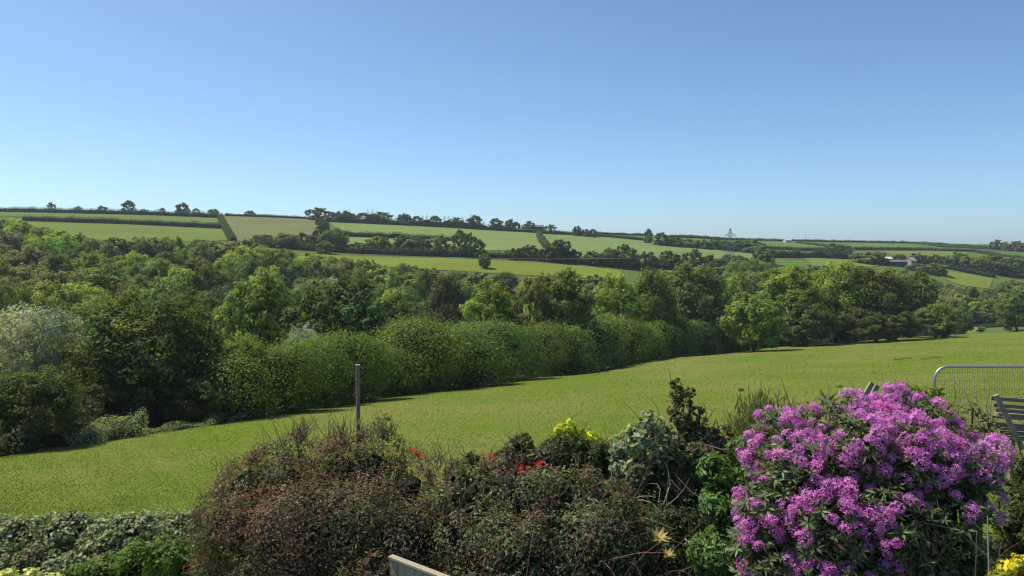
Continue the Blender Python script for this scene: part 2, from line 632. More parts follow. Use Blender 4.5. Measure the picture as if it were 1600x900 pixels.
class Proto:
    def __init__(s, key, h, w, base, nblob, leaf, nleaf, seed, trunk=0.3, aspect=0.6, mat=None, **kw):
        s.h, s.w = h, w
        p, n, sz, t, bc = crown_leaves(h, w, base, nblob, leaf, nleaf, seed, **kw)
        s.crown = leaf_mesh('crown_' + key, p, n, sz, aspect, t)
        s.crown.materials.append(mat or M_LEAF)
        m = MB()
        r = random.Random(seed)
        fork = h * max(base, 0.12) + 0.12 * h
        m.tube([(0, 0, -0.8), (0.03 * h * r.uniform(-1, 1), 0.02 * h * r.uniform(-1, 1), fork * 0.5), (0, 0, fork), (0.02 * h, 0, h * 0.62)],
               [trunk * 1.25, trunk, trunk * 0.8, trunk * 0.25], 7)
        for c in bc[:: max(1, len(bc) // 16)]:
            c = Vector(c)
            st = Vector((0, 0, r.uniform(fork * 0.8, min(fork * 1.5, max(fork, c.z)))))
            mid = st.lerp(c, 0.55) + Vector((r.uniform(-.3, .3), r.uniform(-.3, .3), 0.06 * h))
            m.tube([st, mid, c], [trunk * 0.36, trunk * 0.18, trunk * 0.05], 5)
        s.trunk = m.mesh('trunk_' + key)
        s.trunk.materials.append(M_BARK)


PROTOS = {
    # near: seen at 40-70 m
    'oak_n': Proto('oak_near', 9.5, 11, 0.04, 64, 0.20, 36000, 11, 0.28, sub=11),
    'round_n': Proto('round_near', 8, 8, 0.0, 54, 0.17, 26000, 12, 0.2, sub=10),
    'willow_n': Proto('willow_near', 8.5, 9, 0.0, 56, 0.20, 30000, 13, 0.22, aspect=0.34, sub=10),
    # middle: 80-250 m
    'oak': Proto('oak', 11, 11, 0.08, 52, 0.34, 15000, 21, 0.3),
    'oak2': Proto('oak2', 11, 12, 0.03, 46, 0.36, 14000, 22, 0.3, sub=11),
    'round': Proto('round', 9, 9, 0.02, 44, 0.30, 13000, 23, 0.22),
    'ash': Proto('ash', 18, 11, 0.10, 58, 0.30, 19000, 24, 0.3, airy=0.6, sub=8),
    'ash2': Proto('ash2', 17, 12, 0.14, 52, 0.30, 17000, 25, 0.3, airy=0.8, sub=8, lean=0.05),
    'tall': Proto('tall', 17, 13, 0.04, 62, 0.36, 19000, 26, 0.36, sub=9),
    'willow': Proto('willow', 9, 9, 0.02, 36, 0.30, 14000, 27, 0.2, aspect=0.38),
    # far: 300 m and more
    'far_a': Proto('far_a', 9, 9, 0.0, 34, 0.55, 5200, 31, 0.25, sub=7),
    'far_b': Proto('far_b', 9, 10, 0.0, 28, 0.55, 5200, 32, 0.25, sub=7),
    'far_c': Proto('far_c', 10, 9, 0.04, 26, 0.5, 4400, 33, 0.22, sub=6, airy=0.7),
    'far_d': Proto('far_d', 8, 10, 0.0, 24, 0.55, 5000, 34, 0.25, sub=8),
}
DK = (0.092, 0.124, 0.036)
MID = (0.138, 0.186, 0.046)
OLV = (0.165, 0.182, 0.064)
YG = (0.205, 0.262, 0.046)
BRT = (0.230, 0.310, 0.040)
SIL = (0.300, 0.335, 0.290)
BRN = (0.148, 0.148, 0.076)
COLNAME = {DK: 'dark green', MID: 'mid green', OLV: 'olive', YG: 'yellow-green', BRT: 'bright lime-green', SIL: 'silvery grey-green', BRN: 'brownish olive'}


def plant(proto, x, y, top_z, width, color, label, group=None, cat='tree', name='broadleaf_tree', jit=0.12, sink=0.0):
    p = PROTOS[proto]
    z0 = H(x, y) - sink * max(1.0, top_z - H(x, y))
    h = max(1.2, top_z - z0)
    o = empty(name, (x, y, z0), random.uniform(0, 6.28))
    s = width / p.w
    o.scale = (s, s, h / p.h)
    k = random.uniform(1 - jit, 1 + jit)
    for nm, me in (('trunk', p.trunk), ('crown', p.crown)):
        c = mesh_obj(nm, me, None, o)
        if nm == 'crown':
            c.color = (color[0] * k * random.uniform(0.93, 1.07), color[1] * k, color[2] * k * random.uniform(0.85, 1.15), 1)
    tag(o, label, cat, group)
    return o


def plant_px(proto, u, vtop, wpx, y, color, label, group=None, **kw):
    p = at(u, vtop, y)
    return plant(proto, p.x, p.y, p.z, wpx / F * y, color, label, group, **kw)


# ------------------------------------------------------------------ covered screen cells, to leave out trees nothing shows of
CELL = 5
cover = np.zeros((900 // CELL, 2000 // CELL), bool)     # u from -200 to 1800


def cover_tree(u, vtop, wpx, vbot, mark=True):
    c0, c1 = int((u - wpx / 2 + 200) / CELL), int((u + wpx / 2 + 200) / CELL)
    r0, r1 = int(vtop / CELL), int(vbot / CELL)
    c0, c1 = max(c0, 0), min(c1, cover.shape[1] - 1)
    r0, r1 = max(r0, 0), min(r1, cover.shape[0] - 1)
    if c1 <= c0 or r1 <= r0:
        return 0
    cc, rr = np.meshgrid(np.arange(c0, c1 + 1), np.arange(r0, r1 + 1))
    e = ((cc - (c0 + c1) / 2) / ((c1 - c0) / 2 + .5)) ** 2 + np.where(rr < (r0 + r1) / 2, ((rr - (r0 + r1) / 2) / ((r1 - r0) / 2 + .5)) ** 2, 0)
    k = e <= 1
    new = int(np.sum(k & ~cover[rr, cc]))
    if mark:
        cover[rr[k], cc[k]] = True
    return new


# ------------------------------------------------------------------ the named trees near the meadow
HERO = [
    # proto, u, vtop, wpx, y, colour, label
    ('willow_n', 52, 466, 175, 60, SIL, 'large silvery willow at the left end of the meadow edge'),
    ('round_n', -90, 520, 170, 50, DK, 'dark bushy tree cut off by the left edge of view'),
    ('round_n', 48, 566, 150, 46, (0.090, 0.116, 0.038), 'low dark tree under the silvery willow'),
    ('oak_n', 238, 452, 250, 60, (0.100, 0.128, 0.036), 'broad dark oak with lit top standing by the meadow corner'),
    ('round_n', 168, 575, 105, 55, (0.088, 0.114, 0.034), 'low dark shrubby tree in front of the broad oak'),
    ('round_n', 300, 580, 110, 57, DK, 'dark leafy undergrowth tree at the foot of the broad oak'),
    ('round_n', 372, 512, 96, 62, YG, 'yellow-green small tree between the broad oak and the hedge'),
    ('oak', 405, 428, 140, 105, (0.155, 0.217, 0.054), 'mid green oak rising behind the yellow-green small tree'),
    ('oak2', 530, 434, 190, 98, DK, 'very dark wide oak rising behind the hedge and the wooden post'),
    ('willow', 474, 500, 74, 84, SIL, 'small silvery bush poking up behind the hedge'),
    ('oak', 612, 462, 90, 108, DK, 'dark green tree beside the lime-green tree behind the hedge'),
    ('round', 622, 458, 66, 125, BRT, 'bright lime-green tree behind the tall hedge'),
    ('tall', 698, 418, 84, 165, (0.098, 0.114, 0.052), 'dark purplish-green rounded tree in the valley gap'),
    ('ash', 766, 420, 100, 118, YG, 'yellow-green ash with open crown behind the hedge'),
    ('ash2', 826, 414, 86, 122, OLV, 'olive airy ash with bare lower trunk behind the hedge'),
    ('ash', 884, 404, 108, 124, MID, 'tall green ash with domed crown behind the hedge'),
    ('round', 906, 470, 60, 118, YG, 'low yellow-green tree under the tall domed ash'),
    ('ash2', 968, 414, 92, 142, (0.217, 0.276, 0.054), 'light green ash right of the domed ash'),
    ('tall', 1020, 412, 84, 158, MID, 'green lumpy tree left of the big dark oak behind the hedge'),
    ('tall', 1085, 404, 112, 165, (0.130, 0.164, 0.049), 'big dark oak behind the far hedge below the pylon'),
    ('oak', 1150, 428, 66, 190, YG, 'yellow-green tree between the dark oak and the tall clump'),
    ('round', 1180, 456, 100, 158, (0.185, 0.255, 0.046), 'rounded green tree standing forward at the end of the hedge'),
    ('ash', 1236, 402, 108, 186, (0.210, 0.287, 0.041), 'tall sunlit ash at the front of the right-hand clump'),
    ('tall', 1308, 402, 110, 196, YG, 'tall yellow-green tree in the middle of the right-hand clump'),
    ('tall', 1372, 412, 105, 194, (0.112, 0.140, 0.041), 'tall very dark tree in the right-hand clump'),
    ('oak', 1424, 424, 90, 212, (0.124, 0.165, 0.041), 'dark green tree at the shaded side of the right-hand clump'),
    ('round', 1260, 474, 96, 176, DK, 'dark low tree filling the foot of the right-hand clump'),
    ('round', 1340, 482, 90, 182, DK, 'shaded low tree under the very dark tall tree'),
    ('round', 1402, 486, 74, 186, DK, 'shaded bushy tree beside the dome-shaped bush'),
    ('round', 1462, 476, 70, 196, MID, 'dome-shaped green bush at the end of the clump beside the sheep'),
    ('round', 1592, 452, 66, 255, MID, 'round light green tree at the right edge above the lane'),
]
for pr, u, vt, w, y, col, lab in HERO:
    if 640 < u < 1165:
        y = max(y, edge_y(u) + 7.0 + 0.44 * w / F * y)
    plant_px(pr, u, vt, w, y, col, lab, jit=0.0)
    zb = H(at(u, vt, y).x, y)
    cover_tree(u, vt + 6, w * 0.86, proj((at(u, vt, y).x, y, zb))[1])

# hedge strip covers what lies right behind it
HEDGE_TOP = [(360, 560), (420, 528), (560, 520), (600, 560), (640, 500), (760, 500), (860, 500), (960, 495), (1000, 510), (1140, 500), (1160, 520)]
for u in range(360, 1160, 12):
    cover_tree(u, np.interp(u, [h_[0] for h_ in HEDGE_TOP], [h_[1] for h_ in HEDGE_TOP]) + 6, 24, np.interp(u, [e[0] for e in EDGE_PX], [e[1] for e in EDGE_PX]))

# ------------------------------------------------------------------ the valley wood: a tree for each crown one can see
CANOPY = [(-200, 336), (0, 337), (35, 342), (60, 351), (110, 359), (200, 369), (300, 371), (350, 375), (400, 376), (450, 388), (540, 401), (640, 411),
          (700, 421), (760, 424), (965, 428), (1000, 424), (1100, 417), (1170, 404), (1230, 406), (1300, 414), (1390, 416), (1450, 424), (1475, 440),
          (1550, 452), (1562, 434), (1600, 438), (1800, 440)]


def canopy(u):
    return np.interp(u, [c[0] for c in CANOPY], [c[1] for c in CANOPY])


cands = []
wr = random.Random(3)
y = 66.0
while y < 470:
    step = 8.4 + y * 0.004
    b = -0.92
    while b < 0.9:
        bb = b + wr.uniform(-0.3, 0.3) * step / y
        yy = y + wr.uniform(-0.35, 0.35) * step
        cands.append((bb * yy, yy))
        b += step / y
    y += step * 0.9
wood = []
for x, y in cands:
    ub = 800 + F * x / y
    if y < edge_y(min(max(ub, -200), 1800)) + 12:
        continue
    z0 = H(x, y)
    hgt = wr.uniform(7, 12) + (2.5 if y > 120 else 0)
    wid = wr.choice([wr.uniform(7, 10), wr.uniform(10, 14), wr.uniform(12, 16)])
    if ub > 1500 and y < 330:
        continue
    u, vt = proj((x, y, z0 + hgt))
    vb = proj((x, y, z0 + hgt * 0.1))[1]
    wpx = wid / y * F
    if u < -150 or u > 1750:
        continue
    lim = max(canopy(u - wpx * 0.3), canopy(u), canopy(u + wpx * 0.3))
    if vt < lim:
        if vb > lim + 14 and wr.random() < 0.8:
            # shorten until it clears the fields behind
            z_lim = at(u, lim, y).z
            if z_lim - z0 > 3.2:
                hgt = z_lim - z0
                vt = lim
            else:
                continue
        else:
            continue
    wood.append((y, x, z0, hgt, wid, u, vt, vb, wpx))
wood.sort()
kept = []
for t in wood:
    y, x, z0, hgt, wid, u, vt, vb, wpx = t
    new = cover_tree(u, vt, wpx * 0.9, vb, mark=False)
    area = max(1, 0.8 * wpx * (vb - vt) / CELL ** 2)
    if new < 4 or new / area < 0.16:
        continue
    cover_tree(u, vt, wpx * 0.9, vb)
    kept.append(t)
WCOL = [(DK, 3), (MID, 6), (OLV, 4.5), (YG, 6), (SIL, 0.6), (BRN, 1.2), ((0.125, 0.176, 0.042), 3)]
COLNAME[(0.125, 0.176, 0.042)] = 'deep green'
wood_rows = {}
for t in kept:
    y, x, z0, hgt, wid, u, vt, vb, wpx = t
    col = wr.choices([c[0] for c in WCOL], [c[1] for c in WCOL])[0]
    if u < 70 and 350 < vt < 430:
        col = wr.choice([BRN, OLV, BRN])
    if 20 < u < 130 and vt < 372:
        col = wr.choice([YG, BRT, YG])
    if u > 1420:
        col = wr.choice([MID, MID, DK, OLV])
    if y < 105:
        pr = wr.choice(['oak', 'oak2', 'round', 'oak'])
    elif y < 260:
        pr = wr.choice(['oak', 'oak2', 'round', 'willow', 'oak2'])
    else:
        pr = wr.choice(['oak', 'round', 'far_a', 'far_b', 'oak2'])
    if col == SIL:
        pr = 'willow'
    zone = ('on the far valley floor above the lane' if u > 1420 else 'behind the tall clump beside the meadow' if u > 1140 else 'in the dip behind the hedge trees' if u > 640 else
            'along the top edge of the wood' if y > 270 else 'on the upper slope of the wood' if y > 190 else 'on the middle slope of the wood' if y > 120 else 'low in the wood near the meadow hedge')
    wood_rows.setdefault((COLNAME[col], zone), []).append((u, pr, x, y, z0, hgt, wid, col))
ORD = ['first', 'second', 'third', 'fourth', 'fifth', 'sixth', 'seventh', 'eighth', 'ninth', 'tenth', 'eleventh', 'twelfth', 'thirteenth', 'fourteenth', 'fifteenth',
       'sixteenth', 'seventeenth', 'eighteenth', 'nineteenth', 'twentieth']
ORD += ['twenty-' + o_ for o_ in ORD[:9]]
for (cn, zone), L_ in wood_rows.items():
    L_.sort()
    for i, (u, pr, x, y, z0, hgt, wid, col) in enumerate(L_):
        lab = ('only ' if len(L_) == 1 else ORD[min(i, 28)] + ' from left of the ') + cn + (' tree ' if len(L_) == 1 else ' trees ') + zone
        plant(pr, x, y, z0 + hgt, wid, tuple(c_ * 1.18 for c_ in col), lab, 'trees of the valley wood', jit=0.25)
print('wood trees', len(kept))

# ------------------------------------------------------------------ trees on the far hillside: u, v of the foot, v of the top, width px
FAR = {
    'on the skyline hedge above the left fields': [(80, 327, 311, 12), (122, 329, 316, 15), (160, 330, 319, 15), (201, 331, 308, 31), (225, 332, 321, 13), (254, 333, 322, 12), (285, 333, 314, 22), (306, 334, 322, 15), (334, 335, 321, 17), (391, 338, 326, 15)],
    'in the skyline band above the pale crop field': [(497, 344, 324, 32), (520, 345, 331, 20), (538, 345, 330, 30), (568, 347, 328, 25), (595, 348, 331, 36), (632, 350, 331, 21), (652, 352, 335, 25), (680, 353, 337, 24), (712, 356, 337, 29), (742, 358, 334, 26), (775, 359, 341, 22), (797, 360, 340, 16)],
    'in the short line beside the olive field': [(500, 352, 338, 15), (505, 359, 344, 15), (509, 366, 351, 16)],
    'in the tree row under the olive field': [(412, 380, 364, 30), (446, 388, 363, 34), (475, 388, 361, 28), (499, 389, 358, 26), (521, 391, 355, 42), (508, 396, 377, 36)],
    'in the round-tree row above the yellow-green pasture': [(560, 394, 375, 28), (590, 395, 368, 40), (618, 396, 376, 24), (637, 396, 368, 44), (660, 397, 370, 36), (684, 399, 366, 46)],
    'in the narrow trio above the round-tree row': [(718, 401, 352, 26), (735, 402, 360, 20), (749, 403, 370, 16)],
    'in the row under the long crop field': [(805, 405, 386, 32), (826, 405, 384, 38), (871, 408, 374, 38), (898, 410, 387, 18), (926, 414, 394, 32), (955, 416, 386, 28), (978, 418, 379, 40), (1012, 420, 394, 36), (1046, 418, 390, 34), (1083, 418, 388, 38), (1108, 419, 396, 24)],
    'near the foot of the pylon': [(1143, 430, 398, 42), (1172, 424, 400, 32), (1192, 412, 384, 32), (1120, 426, 404, 26)],
    'on the skyline above the long crop field': [(806, 361, 342, 14), (827, 362, 345, 26), (860, 366, 348, 22), (902, 369, 351, 17), (915, 370, 357, 12), (926, 371, 354, 17), (1013, 380, 357, 17), (1034, 384, 361, 26)],
    'in the strip of wood behind the pylon': [(1056, 386, 370, 22), (1076, 387, 371, 24), (1098, 389, 372, 24), (1118, 390, 371, 22), (1134, 392, 372, 22), (1154, 393, 373, 24), (1174, 395, 374, 26), (1190, 394, 378, 18)],
    'around the farm buildings': [(1303, 397, 377, 26), (1322, 397, 384, 18), (1350, 411, 392, 30), (1368, 412, 391, 32), (1404, 409, 396, 22), (1431, 412, 394, 30), (1447, 413, 398, 18), (1442, 424, 409, 42), (1462, 429, 412, 26)],
    'in the dark grove beyond the tilted field': [(1460, 414, 394, 22), (1479, 416, 398, 30), (1508, 421, 400, 32), (1530, 424, 397, 42), (1558, 428, 397, 46), (1586, 432, 402, 44), (1612, 430, 400, 40), (1496, 418, 392, 26)],
    'at the right end of the skyline': [(1557, 391, 374, 15), (1571, 392, 376, 17), (1590, 393, 375, 28), (1612, 394, 376, 26)],
}
for zone, L_ in FAR.items():
    L_ = sorted(L_)
    for i, (u, vb, vt, w) in enumerate(L_):
        g = G(u, vb)
        vt += random.uniform(-2.5, 3)
        w *= random.uniform(0.8, 1.35)
        if 'above the left fields' in zone:
            vt += 2.5
            w *= 0.85
        top = at(u + random.uniform(-3, 3), vt, g.y)
        pr = random.choice(['far_a', 'far_b', 'far_d', 'far_a', 'far_c']) if vb - vt < 22 else random.choice(['far_a', 'far_b', 'far_a', 'oak'])
        if 'skyline' in zone and random.random() < 0.6:
            pr = 'far_c'
        if 'trio' in zone:
            pr = 'far_c'
        col = random.choice([DK, DK, (0.125, 0.176, 0.042), MID]) if 'skyline' not in zone else random.choice([DK, (0.085, 0.115, 0.045), MID])
        if (u, vb) in ((521, 391), (508, 396), (978, 418), (718, 401), (735, 402)):
            col = MID
        n = len(L_)
        lab = (ORD[i] + ' tree from left ' + zone)
        plant(pr, g.x, g.y, top.z, w / F * g.y * 1.1, col, lab, 'trees ' + zone, jit=0.25, sink=0.36 if 'skyline' in zone else 0.25)
g = G(757, 420)
plant('far_a', g.x, g.y, at(757, 395, g.y).z, 21 / F * g.y, MID, 'single tree standing alone in the yellow-green pasture')


# ------------------------------------------------------------------ hedges
def hedge(px, hgt, width, color, label, leaf=0.55, dens=26, pts=None, group=None, lump=0.25, name='hedge', mat=None, aspect=0.65):
    P = [G(u, v) for u, v in px] if pts is None else [Vector(p) for p in pts]
    seg = [(P[i + 1] - P[i]).length for i in range(len(P) - 1)]
    Lt = sum(seg)
    cum = np.concatenate([[0], np.cumsum(seg)])
    ax = np.array([[p.x, p.y] for p in P])

    def pos_at(s):
        return np.stack([np.interp(s, cum, ax[:, 0]), np.interp(s, cum, ax[:, 1])], 1)
    ns = max(6, int(Lt / 2.2))
    ss = np.linspace(0, Lt, ns)
    c = pos_at(ss)
    t = np.gradient(c, axis=0)
    t = t / np.maximum(np.linalg.norm(t, axis=1, keepdims=True), 1e-6)
    nn = np.stack([-t[:, 1], t[:, 0]], 1)
    hh = hgt * (1 + lump * rng.normal(0, 0.6, ns))
    hh = np.convolve(np.pad(hh, 1, mode='edge'), [0.25, 0.5, 0.25], 'valid')
    hh = np.maximum(hh, hgt * 0.6)
    root = empty(name, (P[0].x, P[0].y, P[0].z))
    o0 = np.array(P[0])
    # added dark solid core, not stems: blocks light, shade in its colour
    V, Fc = [], []
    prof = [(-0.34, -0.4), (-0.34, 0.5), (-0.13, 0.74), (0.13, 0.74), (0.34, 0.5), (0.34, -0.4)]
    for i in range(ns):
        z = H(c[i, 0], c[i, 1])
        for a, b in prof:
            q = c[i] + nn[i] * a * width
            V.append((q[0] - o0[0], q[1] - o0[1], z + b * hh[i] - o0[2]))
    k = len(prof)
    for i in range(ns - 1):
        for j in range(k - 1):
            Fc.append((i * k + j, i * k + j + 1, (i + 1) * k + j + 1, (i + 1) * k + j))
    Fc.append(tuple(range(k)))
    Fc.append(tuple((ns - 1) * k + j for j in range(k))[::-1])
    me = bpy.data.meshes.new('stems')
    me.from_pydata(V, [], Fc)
    mesh_obj('stems', me, M_DARK_CORE, root)['kind'] = 'stuff'
    n = int(Lt * dens * (1 + hgt / 3))
    s = rng.uniform(-0.3, Lt + 0.3, n)
    cc = pos_at(s)
    fi = np.clip(s / Lt * (ns - 1), 0, ns - 1.001)
    ii = fi.astype(int)
    hl = hh[ii] * (1 - (fi - ii)) + hh[ii + 1] * (fi - ii)
    nl = nn[ii]
    ang = rng.uniform(-0.1, math.pi + 0.1, n)
    ra = rng.uniform(0.82, 1.08, n) * (1 + 0.12 * np.sin(s * 1.7 + ang * 2) * lump * 4)
    e = 0.55
    ca, sa = np.cos(ang), np.sin(ang)
    off = np.sign(ca) * np.abs(ca) ** e * width * 0.5 * ra
    up = np.abs(sa) ** e * ra
    xy = cc + nl * off[:, None]
    z = ht(cc[:, 0], cc[:, 1]) + np.maximum(up, 0.02) * hl
    z += rng.normal(0, 0.05, n) * hgt
    nr = unit(np.stack([nl[:, 0] * ca, nl[:, 1] * ca, np.abs(sa) + 0.2], 1) * 0.9 + rng.normal(0, 0.5, (n, 3)))
    pos = np.stack([xy[:, 0], xy[:, 1], z], 1) - o0
    clump = 1 + 0.22 * np.sin(s * 0.9 + 3 * np.sin(s * 0.31)) + 0.15 * np.sin(s * 2.3 + ang)
    tint = col_var(color, n, 0.28, 0.08) * clump[:, None]
    f = mesh_obj('foliage', leaf_mesh('hedge_foliage', pos, nr, leaf * rng.uniform(0.6, 1.3, n), aspect, tint), mat or M_LEAF, root)
    tag(root, label, 'grass verge' if name == 'grass_verge' else 'nettles' if 'nettle' in name else 'hedge', group)
    return root


M_DARK_CORE = noise_mat('dark_core', (0.02, 0.026, 0.012), (0.035, 0.045, 0.02), 2.0)  # dark colour paints inner shade on the added light-blocking cores
HG = 'hedges between the hillside fields'
HD = (0.072, 0.102, 0.042)
HM = (0.09, 0.13, 0.04)
hedge([(-80, 329), (0, 331), (120, 334), (240, 337), (341, 341)], 4.0, 3, HD, 'long dark hedge on the skyline above the left hillside fields', group=HG)
hedge([(36, 346), (200, 351), (349, 358)], 3.6, 3, HD, 'dark clipped hedge between the two left hillside fields', group=HG)
hedge([(344, 343), (348, 352), (356, 366), (364, 380)], 3.0, 3.2, HD, 'steep green hedge running downhill left of the olive field', group=HG, lump=0.5, dens=60)
hedge([(352, 338), (420, 340), (486, 343)], 2.2, 2.2, HD, 'low skyline hedge above the olive field', group=HG)
hedge([(510, 347), (600, 351), (700, 356), (800, 362)], 6.0, 6, HD, lump=0.7, label='dark skyline hedge linking the trees above the pale crop field', group=HG)
hedge([(800, 362), (880, 367), (950, 371), (1010, 377)], 2.8, 3, HD, 'skyline hedge at the top of the long crop field', group=HG)
hedge([(930, 366), (1010, 368.5)], 2.0, 2.5, HD, 'short hedge on the skyline beyond the thin strip of field', group=HG)
hedge([(538, 369), (620, 372), (706, 377)], 3.3, 3, HD, 'dark clipped hedge crossing the pale crop fields', group=HG)
hedge([(842, 369), (846, 378), (857, 393)], 3.2, 3.4, HD, 'steep bushy hedge between the two crop fields', group=HG, lump=0.5, dens=60)
hedge([(380, 384), (460, 390), (545, 395), (700, 401), (800, 405), (920, 414), (1000, 420), (1110, 422)], 3.6, 4, HD, 'long dark hedge joining the round trees across the hillside', group=HG, lump=0.4)
hedge([(1045, 371), (1190, 376), (1280, 378), (1430, 380.5), (1530, 387), (1640, 393)], 2.6, 3, HD, 'far skyline hedge right of the pylon', group=HG)
hedge([(1245, 380.5), (1290, 386), (1330, 388)], 2.6, 3, HM, 'short sloping hedge right of the skyline wedge field', group=HG)
hedge([(1335, 391), (1440, 391.5), (1520, 394), (1565, 401), (1640, 410)], 3.0, 3.5, HD, 'dark hedge bending across the slope above the farm', group=HG)
hedge([(1192, 389), (1260, 392), (1330, 391)], 2.8, 3, HD, 'hedge under the skyline wedge field', group=HG)
hedge([(1200, 402), (1270, 403), (1335, 406)], 5.5, 5, HD, 'thick overgrown hedge left of the farm', group=HG, lump=0.5)
hedge([(1430, 381), (1470, 386), (1560, 391), (1640, 395)], 2.4, 3, HD, 'thin hedge just under the right end of the skyline', group=HG)
hedge([(1462, 417), (1500, 424), (1556, 435)], 3.4, 3.5, HD, 'dark hedge along the top of the bright tilted field', group=HG)
hedge([(1500, 512), (1535, 513), (1600, 511), (1700, 508)], 1.5, 2.2, (0.05, 0.07, 0.03), 'low dark hedge bank between the meadow and the lane', leaf=0.3, dens=40)
hedge([(1518, 507), (1552, 505), (1590, 506)], 1.6, 2.0, HM, 'small rounded hedge beside the grey lane', leaf=0.3, dens=40)


# ------------------------------------------------------------------ tall hedge along the meadow: five stretches
def blob_foliage(name, blobs, leaf, total, color, parent, o0, mat=None, aspect=0.6, sub=10, v=0.28, flat=0.85, hue=0.08, inner=0.05, updir=0.3, shell=(0.5, 1.08), tints=None, direct=0.4, blobvar=0.0):
    """leaves over a set of overlapping lumps (centre, radius xyz)"""
    bc = np.array([b[0] for b in blobs], float)
    br = np.array([b[1] for b in blobs], float)
    w = br.prod(1) ** (2 / 3)
    ns = np.maximum(9, (sub * (w / w.mean())).astype(int))
    bi = np.repeat(np.arange(len(blobs)), ns)
    sd = rdir(len(bi))
    sc = bc[bi] + sd * br[bi] * 0.78
    sr = br[bi].mean(1) * rng.uniform(0.24, 0.42, len(bi))
    st = rng.uniform(0.75, 1.25, len(bi))
    acc, got = [], 0
    for _ in range(12):
        si = rng.choice(len(bi), total, p=sr ** 2 / (sr ** 2).sum())
        ld = rdir(total)
        pos = sc[si] + ld * (sr[si] * rng.uniform(*shell, total))[:, None] * np.array([1, 1, flat])
        dire = rng.random(total) < direct
        pos[dire] = bc[bi[si[dire]]] + ld[dire] * br[bi[si[dire]]] * rng.uniform(0.72, 1.0, (int(dire.sum()), 1))
        deep = np.zeros(total, bool)
        for c, r in zip(bc, br):
            d_ = (pos - c) / r
            deep |= np.einsum('ij,ij->i', d_, d_) < 0.5
        ok = (~deep | (rng.random(total) < inner))
        ok &= pos[:, 2] > ht(pos[:, 0], pos[:, 1]) + 0.02
        acc.append((pos[ok], ld[ok], si[ok]))
        got += int(ok.sum())
        if got >= total:
            break
    pos, ld, si = (np.concatenate([a[i] for a in acc])[:total] for i in range(3))
    n = len(pos)
    out = unit((pos - bc[bi[si]]) / br[bi[si]])
    nrm = unit(ld * 0.35 + out * 0.7 + np.array([0, 0, updir]) + rng.normal(0, 0.4, (n, 3)))
    if tints is None:
        tint = col_var(color, n, v, hue) * st[si][:, None]
    else:
        cs = np.array([c for c, _ in tints])
        pw = np.array([q for _, q in tints], float)
        # patches of colour: each small clump leans to one colour
        cl = rng.choice(len(cs), len(bi), p=pw / pw.sum())
        own = rng.choice(len(cs), n, p=pw / pw.sum())
        use = np.where(rng.random(n) < 0.7, cl[si], own)
        tint = cs[use] * rng.uniform(1 - v, 1 + v, (n, 1)) * (1 + rng.normal(0, hue, (n, 3)))
        tint = np.clip(tint * st[si][:, None], 0.003, 0.9)
    if blobvar:
        bv = rng.normal(1, blobvar, (len(blobs), 1)) * (1 + rng.normal(0, blobvar * 0.45, (len(blobs), 3)) * np.array([1, 0.3, 0.8]))
        tint = np.clip(tint * np.clip(bv, 0.55, 1.5)[bi[si]], 0.003, 0.9)
    return mesh_obj(name, leaf_mesh(name, pos - np.array(o0), nrm, leaf * rng.uniform(0.6, 1.35, n), aspect, tint), mat or M_LEAF, parent)


def core(root, blobs, o0, k=0.7, name='light_block_core'):
    """added dark core inside the leaves, blocks light and paints shade, one lumpy mesh"""
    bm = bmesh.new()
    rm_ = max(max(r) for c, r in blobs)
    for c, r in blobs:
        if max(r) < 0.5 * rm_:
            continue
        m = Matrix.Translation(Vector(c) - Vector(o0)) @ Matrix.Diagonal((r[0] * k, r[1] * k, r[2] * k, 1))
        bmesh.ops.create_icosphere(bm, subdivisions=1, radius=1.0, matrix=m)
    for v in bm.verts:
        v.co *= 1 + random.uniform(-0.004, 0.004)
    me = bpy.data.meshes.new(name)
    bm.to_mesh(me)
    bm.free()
    o = mesh_obj(name, me, M_DARK_CORE, root)
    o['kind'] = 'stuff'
    return o


